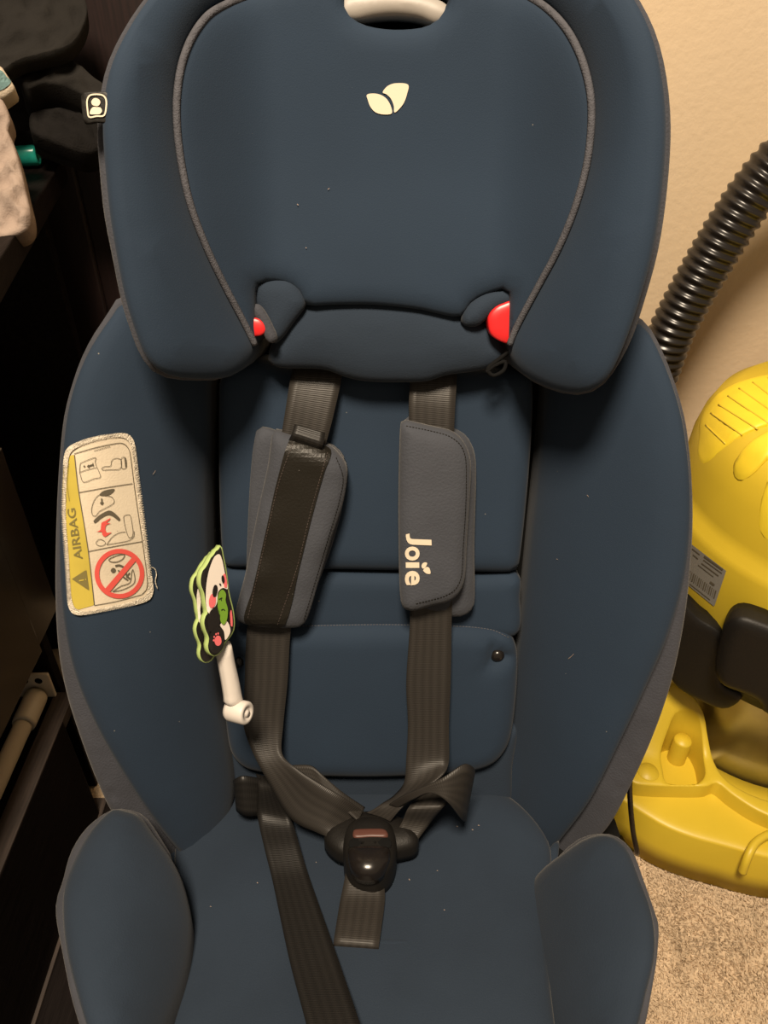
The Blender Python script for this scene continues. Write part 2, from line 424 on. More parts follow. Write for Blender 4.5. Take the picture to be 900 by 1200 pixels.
def vnoise(uv, f, seed=0):
    r = np.random.default_rng(seed); z = np.zeros(len(uv))
    for k in range(7):
        a = r.uniform(0, 2*math.pi); ff = f*r.uniform(0.6, 1.6); z += np.sin((uv[:, 0]*math.cos(a)+uv[:, 1]*math.sin(a))*ff+r.uniform(0, 6.28)+1.3*np.sin(uv[:, 1]*ff*0.37+k))
    return z/7*1.6

def folds(uv, f, seed=0):
    r = np.random.default_rng(seed); z = np.zeros(len(uv)); a0 = r.uniform(0, math.pi)
    for k in range(6):
        a = a0+r.normal(0, 0.55); ff = f*r.uniform(0.5, 1.8); ph = r.uniform(0, 6.28); b = a+math.pi/2
        x = (uv[:, 0]*math.cos(a)+uv[:, 1]*math.sin(a))*ff; y = (uv[:, 0]*math.cos(b)+uv[:, 1]*math.sin(b))*ff
        z += (1-np.abs(np.sin(x+ph+0.9*np.sin(y*0.6+k))))**1.6*(0.6+0.4*np.sin(y*0.5+ph))
    return z/6*2.2-0.5

# ------------------------------------------------------------------ the room
def struct(o): o['kind'] = 'structure'; return o
WY = 1.06
struct(box('floor', (-1.6, -1.2, -0.05), (1.8, WY+0.05, 0.0), 'carpet', bevel=0))
struct(box('wall_back', (-1.6, WY, 0.0), (1.8, WY+0.08, 2.5), 'wall', bevel=0))
bb = struct(box('baseboard_back', (-0.10, WY-0.014, 0.0), (1.8, WY, 0.09), 'white', bevel=0.003))
# carpet pile where the photo shows the floor: too fine to count
def carpet_pile():
    n = 60000; x = RNG.uniform(0.20, 0.75, n); y = RNG.uniform(0.12, 0.64, n)
    a = RNG.uniform(0, 2*math.pi, n); L = RNG.uniform(0.004, 0.008, n); wd = RNG.uniform(0.0008, 0.0014, n)
    ln = RNG.uniform(0.3, 1.1, n); b = a+RNG.normal(0, 0.5, n)+0.9*np.sin(x*21)+0.8*np.sin(y*26+x*9)
    dx = np.cos(b)*np.sin(ln)*L; dy = np.sin(b)*np.sin(ln)*L; dz = np.cos(ln)*L
    px_, py_ = -np.sin(a)*wd, np.cos(a)*wd
    z0 = np.zeros(n)-0.0005
    V = np.stack([np.stack([x-px_, y-py_, z0], 1), np.stack([x+px_, y+py_, z0], 1),
                  np.stack([x+dx*.6+px_, y+dy*.6+py_, dz*.75], 1), np.stack([x+dx*.6-px_, y+dy*.6-py_, dz*.75], 1), np.stack([x+dx*1.3, y+dy*1.3, dz], 1)], 1).reshape(-1, 3)
    i = np.arange(n)*5
    me = bpy.data.meshes.new('carpet_pile')
    F = [(k, k+1, k+2, k+3) for k in i]+[(k+3, k+2, k+4) for k in i]
    me.from_pydata(V.tolist(), [], F); me.materials.append(M['pile'])
    o = bpy.data.objects.new('carpet_pile', me); COL.objects.link(o)
    o['kind'] = 'stuff'; tag(o, 'short tufted beige carpet pile on the floor beside the vacuum', 'carpet')
carpet_pile()

# ------------------------------------------------------------------ child car seat
P0 = np.array([0, 0.527, 0.95-0.397]); TB = math.radians(20)
B = Frame(P0, (1, 0, 0), (0, math.sin(TB), math.cos(TB)))                     # backrest plane, normal towards the sitter
PC = np.array([0, 0.4225, 0.95-0.684]); TS = math.radians(10)
S = Frame(PC, (1, 0, 0), (0, math.cos(TS), -math.sin(TS)))                    # cushion plane, normal up
seat = thing('child_car_seat', 'navy blue child car seat with black five-point harness standing on the carpet', 'car seat', (0, 0.36, 0))

# shell and base
loft('base', [rrect(0, 0.36, 0.20, 0.27, 0.0), rrect(0, 0.36, 0.205, 0.275, 0.03), rrect(0, 0.36, 0.19, 0.255, 0.10), rrect(0, 0.38, 0.17, 0.22, 0.19), rrect(0, 0.40, 0.15, 0.16, 0.222)], 'black', seat)
panel('back_shell', B, [(255, 380), (640, 380), (655, 560), (645, 760), (610, 900), (560, 945), (330, 945), (280, 900), (240, 760), (235, 560)], -0.035, 'void', seat, puff=0.004, pw=0.02, skirt=0.08, res=0.02)

# side wings
def h_wing(uv):
    x = np.clip((np.abs(uv[:, 0])-0.125)/0.125, 0, 1.4)
    return 0.105*(1-np.maximum(0, 1-x)**1.7)-0.012
WL = [(150, 352), (126, 378), (104, 412), (88, 450), (78, 492), (72, 560), (70, 640), (73, 705), (81, 760), (93, 802), (114, 850), (141, 898), (171, 945), (201, 985), (224, 1008),
      (240, 1000), (258, 982), (270, 955), (273, 925), (268, 885), (256, 820), (249, 760), (246, 700), (243, 640), (242, 560), (243, 470), (244, 400), (215, 362)]
TL = [(150, 345), (122, 374), (100, 410), (85, 450), (75, 492), (69, 560), (66, 640), (66, 705), (70, 765), (80, 815), (95, 862), (115, 915), (137, 957), (175, 985), (222, 1014), (240, 990),
      (225, 900), (200, 760), (180, 600), (190, 420)]
WR = [(690, 362), (735, 372), (757, 385), (776, 420), (791, 460), (801, 500), (808, 560), (808, 620), (801, 680), (783, 742), (762, 792), (735, 850), (693, 934), (657, 983), (629, 1018),
      (609, 1007), (594, 985), (588, 950), (592, 900), (599, 850), (606, 770), (615, 690), (625, 600), (634, 520), (641, 450), (645, 400), (660, 370)]
TR = [(690, 355), (738, 366), (760, 382), (779, 418), (794, 459), (804, 500), (810, 560), (811, 620), (806, 690), (798, 745), (785, 802), (765, 860), (742, 912), (716, 962), (690, 990), (632, 1024),
      (612, 1000), (650, 900), (680, 760), (700, 600), (690, 420)]
for nm, W_, T_ in (('l', WL, TL), ('r', WR, TR)):
    wing, sw = panel('side_wing', B, W_, h_wing, 'blue', seat, puff=0.016, pw=0.035, skirt=0.05, res=0.008)
    def wrinkle(uv, d): return 0.0022*np.sin(uv[:, 1]*330+uv[:, 0]*120)*np.clip(1-np.abs(uv[:, 1]+0.22)/0.13, 0, 1)*np.clip((d-0.004)/0.012, 0, 1)
    panel('wing_trim', B, T_, lambda uv: h_wing(uv)-0.016, 'grey', wing, puff=0.008, pw=0.012, skirt=0.10, res=0.009, extra=wrinkle, label='grey knit side trim')
    if nm == 'l': SWL = sw; wingL = wing
    else: SWR = sw

# back panels
def crown(a): return lambda uv: a*(1-(uv[:, 0]/0.17)**2)
up_, SU = panel('upper_back_panel', B, [(257, 470), (260, 440), (285, 423), (310, 419), (332, 428), (400, 430), (500, 430), (580, 432), (618, 436), (624, 470), (619, 560), (609, 655), (603, 668), (560, 669), (440, 667), (300, 664), (266, 662), (260, 640), (257, 560)], const(0.0), 'blue', seat, puff=0.012, pw=0.018, skirt=0.03)
mid_, SM = panel('middle_back_panel', B, [(262, 667), (300, 667), (440, 670), (560, 672), (606, 672), (609, 700), (606, 742), (560, 746), (440, 742), (300, 740), (258, 745), (258, 700)], const(-0.002), 'blue', seat, puff=0.010, pw=0.014, skirt=0.03)
tuft = [B.uv(B.hit([p], const(0.012)))[0] for p in ((583, 768), (281, 776))]
def dimples(uv, d):
    z = np.zeros(len(uv))
    for t in tuft:
        q = uv-t; r = np.hypot(q[:, 0], q[:, 1]); a = np.arctan2(q[:, 1], q[:, 0])
        z -= 0.009*np.exp(-(r/0.010)**2)+0.0040*np.exp(-(r/0.020)**2)*np.maximum(0, np.cos(3.0*a+0.4))
    return z
low_, SLo = panel('lower_back_panel', B, [(270, 736), (300, 731), (440, 728), (540, 730), (575, 734), (598, 744), (606, 765), (604, 820), (596, 868), (578, 892), (545, 902), (440, 908), (330, 905), (290, 898), (272, 880), (265, 845), (262, 790), (263, 752)], const(0.004), 'blue', seat, puff=0.014, pw=0.020, skirt=0.03, res=0.005, extra=dimples)
for p in ((583, 768), (281, 776)):
    c = SLo.on([p], 0.0)[0]; lathe('upholstery_button', [(0.0056, -0.004), (0.0062, 0.001), (0.0052, 0.003), (0.003, 0.0042), (0.0, 0.0046)], c, 'gloss', low_, seg=16, axis=B.n, label='small black press button')
panel('hip_panel', B, [(262, 860), (300, 880), (440, 888), (560, 880), (604, 850), (600, 900), (596, 960), (560, 972), (440, 975), (310, 972), (268, 960), (262, 910)], const(-0.004), 'blue2', seat, puff=0.006, pw=0.015, skirt=0.04)
def stitch(name, S_, pts, parent, m='pipe', step=3.6, ln=2.4, r=0.00045, eps=0.0003):
    p = resample(catmull(pts, False, 8), step, False); V = []; F = []
    t = np.gradient(p, axis=0); t /= np.linalg.norm(t, axis=1)[:, None]; nn = np.stack([-t[:, 1], t[:, 0]], 1)
    for a, b, c in zip(p, t, nn):
        k = len(V); V += [a+c*.45, a+b*ln+c*.45, a+b*ln-c*.45, a-c*.45]; F.append((k, k+1, k+2, k+3))
    return obj(name, S_.on(np.array(V), eps), F, m, parent)
stitch('stitching', SLo, [(300, 735), (440, 732), (540, 734), (576, 738), (594, 746)], low_)

# headrest
def h_head(uv):
    x = np.abs(uv[:, 0]); v = uv[:, 1]
    return 0.046+0.088*sstep(0.07, 0.175, x)+0.020*sstep(0.25, 0.42, v)
HO = [(299, 404), (291, 426), (270, 441), (235, 444), (202, 441), (182, 431), (168, 412), (156, 380), (147, 350), (137, 300), (129, 250), (124, 200), (121, 160), (122, 120), (130, 80), (145, 45), (170, 5), (205, -35), (270, -75), (350, -96), (450, -102), (560, -96), (650, -75), (705, -45),
      (738, -8), (762, 38), (775, 90), (780, 150), (776, 220), (766, 290), (750, 350), (733, 400), (715, 438), (697, 455), (675, 461), (645, 455), (615, 440), (601, 424), (597, 404)]
PIPE_R = [(597, 404), (606, 382), (630, 337), (655, 290), (675, 240), (688, 190), (693, 142), (691, 105), (680, 65), (662, 32), (637, 7), (605, -10), (560, -24), (450, -34)]
PIPE_L = [(340, -24), (298, -7), (268, 4), (243, 19), (223, 48), (211, 85), (207, 130), (211, 180), (222, 235), (240, 285), (262, 332), (284, 374), (299, 404)]
hw, SH = panel('headrest_wing_cover', B, HO+PIPE_R[1:]+PIPE_L[:-1], lambda uv: h_head(uv)-0.006, 'blue', seat, puff=0.019, pw=0.034, skirt=0.09, res=0.007)
HB = PIPE_L[::-1][1:]
pad_out = PIPE_L+[(299, 380), (299, 345), (304, 331), (330, 331), (350, 341), (358, 357), (391, 357), (437, 357), (488, 362), (538, 371), (554, 353), (578, 342), (596, 340), (597, 375)]+PIPE_R
hole = [(403, -4), (405, 10), (413, 22), (432, 31), (463, 35), (497, 32), (514, 22), (522, 8), (525, -4), (500, -16), (463, -19), (425, -16)]
def pad_bump(uv, d): return np.zeros(len(uv))
hp, SP = panel('headrest_pad', B, pad_out, h_head, 'blue', seat, puff=0.007, pw=0.016, skirt=0.045, res=0.006, holes=[hole])
pipe = catmull(PIPE_L[::-1][0:]+PIPE_R[::-1][0:], False, 8)
pipe = resample(pipe, 4, False)
tube('piping', B.hit(pipe, lambda uv: h_head(uv)+0.0020), 0.0024, 'pipe', hp, seg=8, label='grey corded piping')
TO = [(x-5.5*(x < 300)+6*(x > 600)*(1 if y < 420 else 0.2), y+(2 if y > 430 else 0)) for x, y in HO]
TO = [(q if not (q[0] < 170 and 130 < q[1] < 300) else (q[0]-1.5, q[1])) for q in TO]
panel('headrest_trim', B, TO+[(610, 380), (660, 240), (690, 140), (660, 20), (560, -50), (450, -60), (340, -50), (230, 20), (200, 140), (230, 260), (285, 380)], lambda uv: h_head(uv)-0.022, 'grey', hw, puff=0.006, pw=0.012, skirt=0.075, res=0.009, label='grey knit edge trim of headrest')
panel('headrest_backing', B, [(330, -60), (600, -60), (600, 120), (540, 330), (450, 350), (360, 330), (320, 120)], 0.012, 'void', hw, puff=0.003, pw=0.01, skirt=0.03, res=0.02)
panel('adjuster_handle', B, [(396, 22), (414, 26), (438, 21), (463, 19), (490, 22), (514, 31), (532, 20), (524, 6), (506, -3), (480, -9), (455, -11), (425, -9), (400, -2)], 0.056, 'handle', seat, puff=0.006, pw=0.008, skirt=0.012, res=0.004, label='beige plastic headrest height handle')
# leaf emblem
flat('leaf_emblem', SP, [(430, 111), (438, 109.5), (447, 111.5), (454, 117), (458.5, 126), (458.8, 133), (449, 134), (440, 131.5), (434, 125), (431, 117)], 'ivory', hp, label='cream printed leaf emblem')
flat('leaf_emblem', SP, [(448.5, 108), (454, 101), (463, 97.6), (478, 99), (477, 110), (473, 121), (466, 129.5), (462, 131.5), (461.5, 124), (458, 115.5), (453, 110.5)], 'ivory', hp, label='cream printed leaf emblem')
# neck pad, ears, belt guides
npad, SN = panel('neck_pad', B, [(318, 404), (330, 376), (352, 356), (400, 345), (450, 345), (500, 350), (545, 364), (580, 388), (592, 412), (585, 428), (556, 435), (522, 440), (500, 447), (470, 448), (430, 447), (405, 442), (380, 433), (330, 431), (314, 422)], const(0.034), 'blue2', seat, puff=0.012, pw=0.030, skirt=0.025, res=0.006)
panel('belt_guide_flap', B, [(297, 327), (322, 326), (342, 330), (355, 344), (358, 358), (344, 378), (330, 397), (320, 403), (312, 392), (306, 372), (296, 352)], 0.046, 'blue2', seat, puff=0.008, pw=0.012, skirt=0.02, res=0.004)
panel('belt_guide_flap', B, [(540, 377), (546, 360), (560, 348), (580, 340), (602, 337), (604, 356), (585, 362), (572, 372), (562, 381), (550, 383)], 0.046, 'blue2', seat, puff=0.008, pw=0.012, skirt=0.02, res=0.004)
panel('flap_binding', B, [(299, 356), (307, 360), (318, 378), (325, 398), (316, 402), (309, 392), (304, 378), (297, 368)], 0.055, 'grey', seat, puff=0.004, pw=0.005, skirt=0.01, res=0.003)
panel('red_belt_guide', B, [(290, 374), (302, 373), (309, 378), (312, 385), (308, 392), (300, 394), (290, 393)], 0.058, 'red', seat, puff=0.002, pw=0.008, skirt=0.02, res=0.003, label='red plastic belt guide')
panel('red_belt_guide', B, [(572, 372), (578, 362), (588, 356), (604, 354), (606, 400), (597, 403), (584, 399), (574, 390)], 0.052, 'red', seat, puff=0.0025, pw=0.008, skirt=0.02, res=0.003, label='red plastic belt guide')
loop = catmull([(570, 436), (580, 428), (592, 424), (590, 434), (578, 440), (572, 432), (586, 420), (597, 412)], False, 8)
tube('elastic_loop', B.hit(loop, const(0.045)), 0.0016, 'void', seat, seg=6)

# side tag on the headrest
FT = Frame(B.pt([(0, 0)], 0)[0], B.u, B.v)
tg, ST = panel('woven_tag', B, [(95, 112), (98, 108.5), (112, 107.5), (128, 109), (130, 120), (130, 142), (112, 143), (100, 145), (97, 138)], 0.134, 'black', hw, puff=0.0004, pw=0.001, skirt=0.003, res=0.003, label='small black woven tag with white badge')
strokes('tag_badge', ST, [([(102, 118), (105, 112), (112, 110.5), (120, 111.5), (124, 116), (124.5, 124), (122, 135), (113, 136), (104.5, 137), (102.5, 128)], 1.8, True)], 'ivory', tg)
flat('tag_badge_head', ST, [(107, 119), (109.5, 115.5), (113, 115), (116.5, 117), (117.5, 120.5), (115, 124), (111, 124), (108, 122.5)], 'ivory', tg)
flat('tag_badge_body', ST, [(106, 129), (109, 125.5), (113, 125.5), (117.5, 126), (119.5, 130), (117, 133.5), (110, 134), (105.5, 133.5)], 'ivory', tg)

# cushion, bolsters
def h_cush(uv): return 0.012-0.10*np.clip(np.abs(uv[:, 0])-0.06, 0, 1)**2+0.012*sstep(-0.05, -0.25, uv[:, 1])
cu, SC = panel('seat_cushion', S, [(206, 990), (235, 955), (275, 932), (330, 925), (440, 925), (550, 925), (592, 932), (628, 965), (646, 1000), (640, 1100), (655, 1240), (668, 1345), (640, 1400), (560, 1428), (440, 1438), (320, 1428), (235, 1400), (196, 1345), (198, 1240), (208, 1100)], h_cush, 'blue2', seat, puff=0.010, pw=0.03, skirt=0.06, res=0.009,
               extra=lambda uv, d: 0.0012*vnoise(uv, 60, 5)*sstep(-0.12, 0.0, uv[:, 1]))
def h_bol(uv):
    x = np.clip((np.abs(uv[:, 0])-0.13)/0.10, -0.2, 1.2)
    return 0.015+0.075*(1-(1-np.minimum(x, 1))**2)
BL = [(132, 953), (152, 954), (168, 961), (183, 982), (200, 1005), (213, 1030), (222, 1062), (225, 1085), (222, 1120), (214, 1152), (203, 1180), (190, 1212), (170, 1255), (148, 1275), (125, 1262), (106, 1215), (92, 1170), (79, 1120), (74, 1080), (75, 1045), (87, 1012), (106, 978)]
TBL = [(132, 950), (155, 951), (172, 959), (190, 985), (203, 1012), (190, 1230), (150, 1290), (118, 1275), (98, 1215), (84, 1170), (72, 1110), (66, 1076), (66, 1056), (73, 1035), (83, 1000), (103, 970)]
BR = [(702, 981), (722, 985), (738, 1003), (750, 1033), (763, 1068), (768, 1100), (766, 1128), (758, 1160), (748, 1200), (732, 1245), (710, 1270), (685, 1262), (655, 1235), (632, 1215), (618, 1195), (609, 1150), (608, 1105), (611, 1070), (620, 1040), (636, 1020), (660, 1002), (680, 988)]
TBR = [(702, 978), (724, 982), (742, 1000), (754, 1031), (767, 1068), (772, 1085), (771, 1110), (769, 1130), (763, 1165), (755, 1205), (740, 1250), (712, 1282), (680, 1272), (650, 1240), (640, 1100), (645, 1020), (675, 986)]
for Bo, Tr in ((BL, TBL), (BR, TBR)):
    bo, sb = panel('seat_bolster', S, Bo, h_bol, 'blue2', seat, puff=0.020, pw=0.045, skirt=0.03, res=0.007)
    panel('bolster_trim', S, Tr, lambda uv: h_bol(uv)-0.012, 'grey', bo, puff=0.006, pw=0.012, skirt=0.11, res=0.008, label='grey knit trim of seat bolster')
panel('seat_shell', S, [(150, 940), (450, 930), (700, 940), (735, 1020), (745, 1120), (715, 1250), (600, 1400), (270, 1400), (140, 1250), (95, 1120), (105, 1020)], -0.015, 'void', seat, puff=0.004, pw=0.02, skirt=0.06, res=0.02)
# fabric between wing and bolster
panel('hip_gusset', S, [(195, 985), (222, 1000), (226, 1025), (224, 1050), (205, 1040)], 0.006, 'blue2', cu, puff=0.003, pw=0.01, skirt=0.03)
panel('hip_gusset', S, [(655, 985), (632, 1010), (622, 1032), (618, 1055), (645, 1040)], 0.006, 'blue2', cu, puff=0.003, pw=0.01, skirt=0.03)

# harness
ribbon('shoulder_strap', [((B, 347, 425, .012), (B, 402, 425, .012)), ((B, 341, 442, .020), (B, 400, 445, .020)), ((B, 335, 478, .026), (B, 390, 490, .026)), ((B, 325, 540, .028), (B, 376, 545, .028)), ((B, 300, 680, .028), (B, 350, 690, .028)),
                          ((B, 290, 735, .026), (B, 341, 737, .026)), ((B, 287, 800, .028), (B, 337, 800, .028)), ((B, 286, 850, .032), (B, 332, 850, .032)), ((B, 296, 880, .040), (B, 331, 884, .042)),
                          ((B, 316, 917, .050), (B, 350, 902, .055)), ((B, 342, 959, .060), (B, 375, 918, .060)), ((S, 372, 975, .045), (B, 402, 934, .062)), ((S, 390, 984, .042), (S, 428, 952, .045))], 'web', seat, bow=0.0015)
ribbon('lap_strap', [((B, 338, 897, .035), (B, 348, 922, .045)), ((B, 362, 897, .040), (B, 370, 925, .05)), ((B, 374, 905, .045), (B, 385, 935, .055)), ((B, 400, 927, .050), (B, 405, 950, .06)), ((S, 428, 946, .050), (S, 420, 962, .05))], 'web', seat)
ribbon('shoulder_strap', [((B, 482, 425, .012), (B, 534, 427, .012)), ((B, 481, 443, .020), (B, 535, 444, .020)), ((B, 479, 475, .026), (B, 533, 480, .026)), ((B, 481, 560, .026), (B, 530, 560, .026)), ((B, 481, 680, .026), (B, 530, 680, .026)),
                          ((B, 480, 735, .026), (B, 529, 735, .026)), ((B, 476, 800, .028), (B, 528, 800, .028)), ((B, 478, 850, .030), (B, 526, 850, .030)), ((B, 476, 890, .034), (B, 526, 892, .036)), ((B, 474, 918, .040), (B, 520, 908, .050)),
                          ((B, 462, 934, .050), (B, 492, 930, .062)), ((B, 446, 944, .056), (B, 470, 948, .066)), ((S, 430, 952, .050), (S, 458, 962, .052))], 'web', seat, bow=0.0015)
ribbon('lap_strap', [((B, 535, 915, .030), (B, 498, 915, .030)), ((B, 530, 930, .052), (B, 490, 930, .050)), ((B, 520, 945, .072), (B, 479, 946, .070)), ((S, 504, 965, .052), (S, 472, 962, .055)), ((S, 489, 985, .042), (S, 464, 976, .046))], 'web', seat)
ribbon('lap_strap', [((B, 456, 943, .060), (B, 466, 947, .064)), ((B, 472, 933, .072), (B, 484, 937, .078)), ((B, 490, 925, .080), (B, 505, 929, .086)), ((B, 520, 911, .086), (B, 525, 940, .092)), ((B, 546, 896, .078), (B, 540, 958, .082)), ((B, 557, 903, .060), (B, 546, 963, .062)), ((B, 553, 912, .040), (B, 546, 955, .040))], 'web', seat)
# loose strap lying over the cushion
ribbon('adjuster_strap', [((B, 300, 908, .022), (B, 326, 913, .030)), ((B, 303, 922, .038), (B, 324, 925, .046)), ((S, 302, 956, .035), (S, 341, 960, .035)), ((S, 310, 995, .030), (S, 351, 992, .030)), ((S, 319, 1031, .026), (S, 362, 1028, .026)), ((S, 339, 1125, .036), (S, 397, 1128, .036)),
                          ((S, 360, 1205, .046), (S, 423, 1205, .046)), ((S, 372, 1260, .050), (S, 440, 1260, .050)), ((S, 400, 1370, .052), (S, 475, 1370, .052))], 'webdark', seat, bow=0.001)
ribbon('strap_loop', [((B, 322, 917, .020), (B, 322, 948, .026)), ((B, 300, 911, .034), (B, 302, 955, .040)), ((B, 284, 909, .040), (B, 288, 955, .044)), ((B, 276, 913, .034), (B, 279, 950, .038)), ((B, 278, 916, .020), (B, 282, 945, .024)), ((B, 300, 917, .014), (B, 302, 945, .018))], 'webdark', seat)
# crotch strap and buckle
cs = ribbon('crotch_strap', [((S, 408, 1005, .036), (S, 452, 1005, .036)), ((S, 404, 1030, .032), (S, 450, 1030, .032)), ((S, 399, 1055, .028), (S, 451, 1055, .028)), ((S, 394, 1085, .031), (S, 447, 1088, .031)), ((S, 391, 1105, .030), (S, 444, 1109, .030)), ((S, 391, 1109, .014), (S, 444, 1113, .014))], 'web', seat)
SX = Surf(S, const(0.0312))
for k, y in enumerate((1085, 1089, 1093, 1097, 1101)):
    stitch('box_stitching', SX, [(397, y), (420, y+1), (441, y+2.5)], cs, m='pipe', step=3.2, ln=2.0, eps=0.0006)
stitch('label_stitching', SX, [(409, 1084), (420, 1085), (432, 1085.5)], cs, m='overlock', step=3.2, ln=1.6, eps=0.001)
panel('slot_binding', S, [(440, 1101), (480, 1102), (481, 1109), (440, 1110)], 0.0265, 'blue2', cu, puff=0.002, pw=0.003, skirt=0.01, res=0.003)
pk, _ = panel('buckle', S, [(380, 985), (386, 968), (408, 957), (432, 953), (462, 957), (482, 968), (491, 984), (486, 994), (468, 999), (450, 1002), (416, 1003), (396, 1001)], 0.040, 'black', seat, puff=0.010, pw=0.016, skirt=0.012, res=0.004, label='black plastic harness buckle')
_, SK = panel('buckle_body', S, [(402, 990), (406, 972), (416, 963), (432, 960), (450, 963), (461, 972), (465, 990), (463, 1008), (456, 1022), (444, 1030), (428, 1030), (412, 1024), (404, 1010)], 0.046, 'black', pk, puff=0.010, pw=0.014, skirt=0.028, res=0.003)
panel('release_button', S, [(408, 995), (410, 994), (433, 993), (455, 994), (457, 996), (457, 1006), (451, 1018), (442, 1025), (432, 1027), (421, 1025), (412, 1017), (408, 1006)], 0.0545, 'gloss', pk, puff=0.010, pw=0.022, skirt=0.01, res=0.003)
panel('release_marker', S, [(414, 974), (419, 972), (446, 971.5), (453, 974), (454, 981), (434, 981.5), (415, 982)], 0.0555, 'redbar', pk, puff=0.002, pw=0.003, skirt=0.004, res=0.002, label='dull red release strip on buckle')
panel('latch_window', S, [(412, 983), (434, 982.5), (456, 982.5), (457, 993), (434, 992), (410, 993)], 0.0552, 'void', pk, puff=0.0008, pw=0.002, skirt=0.004, res=0.003)

# harness pads
def padw(uv, d): return 0.0024*vnoise(uv*np.array([0.35, 1.0]), 170, 3)*np.clip(1-d/0.03, 0.1, 1)*np.clip(d/0.004, 0, 1)
panel('chest_pad_back', B, [(300, 506), (340, 512), (384, 520), (404, 540), (400, 600), (370, 690), (340, 728), (290, 722), (288, 690)], 0.022, 'pad', seat, puff=0.004, pw=0.008, skirt=0.006, res=0.006)
cp, SPL = panel('chest_pad', B, [(322, 505), (336, 509), (384, 523), (394, 530), (405, 544), (407, 558), (402, 590), (389, 630), (374, 680), (362, 720), (355, 732), (342, 735), (300, 733), (284, 729), (276, 722), (278, 708), (288, 670), (302, 600), (314, 545), (318, 515)], 0.031, 'pad', seat, puff=0.010, pw=0.016, skirt=0.010, res=0.005, extra=padw, label='grey padded chest pad with black strip turned outward')
def inset(S_, pts, eps): return [tuple(p) for p in pts]
flat('rubber_strip', SPL, [(341, 513), (364, 518), (388, 527), (380, 553), (367, 600), (352, 660), (334, 732), (310, 734), (286, 728), (296, 690), (312, 620), (325, 562)], 'padblack', cp, eps=0.0015, label='black rubberised strip')
stitch('strip_stitching', SPL, [(343, 520), (327, 565), (313, 625), (291, 722)], cp, m='edge', eps=0.0022)
stitch('strip_stitching', SPL, [(384, 530), (364, 600), (348, 665), (326, 730)], cp, m='edge', eps=0.0022)
stitch('edge_stitching', SPL, [(394, 536), (402, 560), (397, 590), (385, 630), (370, 680), (357, 724)], cp, m='padblack', eps=0.0005)
ribbon('strap_band', [((B, 345, 498, .036), (B, 381, 508, .036)), ((B, 342, 508, .040), (B, 379, 520, .040)), ((B, 339, 514, .036), (B, 376, 527, .036))], 'webdark', cp)
panel('chest_pad_back', B, [(474, 494), (520, 500), (545, 510), (556, 530), (558, 560), (556, 640), (556, 706), (548, 718), (533, 722), (500, 715), (480, 700)], 0.018, 'pad', seat, puff=0.010, pw=0.012, skirt=0.008, res=0.006, extra=padw)
cp2, SPR = panel('chest_pad', B, [(470, 497), (476, 494), (505, 501), (528, 506), (542, 516), (550, 532), (552, 550), (550, 590), (547, 640), (545, 676), (539, 693), (526, 704), (505, 709), (488, 714), (475, 714), (470, 706), (468, 680), (467, 600), (468, 530)], 0.036, 'pad', seat, puff=0.010, pw=0.013, skirt=0.010, res=0.005, extra=lambda uv, d: 0.0004*vnoise(uv, 60, 8), label='grey padded chest pad with printed lettering')
stitch('edge_stitching', SPR, [(476, 499), (505, 505), (526, 511), (540, 522), (546, 540), (546, 590), (543, 640), (541, 674), (534, 690), (520, 699), (490, 707)], cp2, m='padblack', eps=0.0005)
# printed name, reading downwards
lettering('printed_lettering', SPR, 'J', (475.5, 625), (0.04, 1), (1, 0.04), 31, 'ivory', cp2, offset=0.025, fit=13)
lettering('printed_lettering', SPR, 'o', (474.5, 640.5), (0, 1), (1, 0), 33, 'ivory', cp2, offset=0.028, fit=16.5)
lettering('printed_lettering', SPR, '\u0131', (475.5, 659), (0.02, 1), (1, 0), 31, 'ivory', cp2, offset=0.030, fit=6.5)
lettering('printed_lettering', SPR, 'e', (474.5, 669), (0, 1), (1, 0), 33, 'ivory', cp2, offset=0.028, fit=17)
flat('leaf_emblem', SPR, [(494, 664), (495, 660.5), (498, 659), (500.5, 660), (499, 664), (496, 666.5)], 'ivory', cp2, eps=0.0009)
flat('leaf_emblem', SPR, [(496, 668), (499.5, 664.5), (503, 665.5), (504.5, 672), (500.5, 672.3), (497.5, 670.5)], 'ivory', cp2, eps=0.0009)

# ---- sewn airbag warning label on the wing
def c(x, y): return (50+x/4.8, 490+y/4.8)
def cc(*pts): return [c(*p) for p in pts]
lab_out = [(75, 545), (78, 529), (87, 521), (110, 513), (140, 508.5), (151, 511), (157, 521), (161, 550), (169, 610), (177, 675), (178.5, 692), (174, 702), (158, 708), (120, 716), (95, 720), (85, 717), (80, 705), (77, 660), (73, 600)]
lb = flat('warning_label', SWL, lab_out, 'label', wingL, eps=0.0010, label='cream sewn airbag warning label with yellow band')
SLb = Surf(SWL.fr, lambda uv: SWL.f(uv)+0.0010)
flat('yellow_band', SLb, cc((128, 235), (140, 215), (178, 205), (200, 400), (255, 740), (290, 1052), (200, 1078), (172, 1062), (160, 1020), (140, 800), (118, 600), (112, 400), (118, 280)), 'labely', lb, eps=0.0004, sharp=True)
bord = catmull(lab_out, True, 8); ct = bord.mean(0)
inner = [(p[0]+(ct[0]-p[0])*0.055+np.sign(ct[0]-p[0])*1.6, p[1]+(ct[1]-p[1])*0.035) for p in bord]
V_ = np.vstack([SLb.on(bord, 0.0), SLb.on((bord*0.7+np.array(inner)*0.3), 0.0009), SLb.on((bord*0.35+np.array(inner)*0.65), 0.0009), SLb.on(inner, 0.0002)]); nB = len(bord)
obj('overlock_border', V_, [(r*nB+i, r*nB+(i+1) % nB, (r+1)*nB+(i+1) % nB, (r+1)*nB+i) for r in range(3) for i in range(nB)], 'overlock', lb, label='cream overlocked edge')
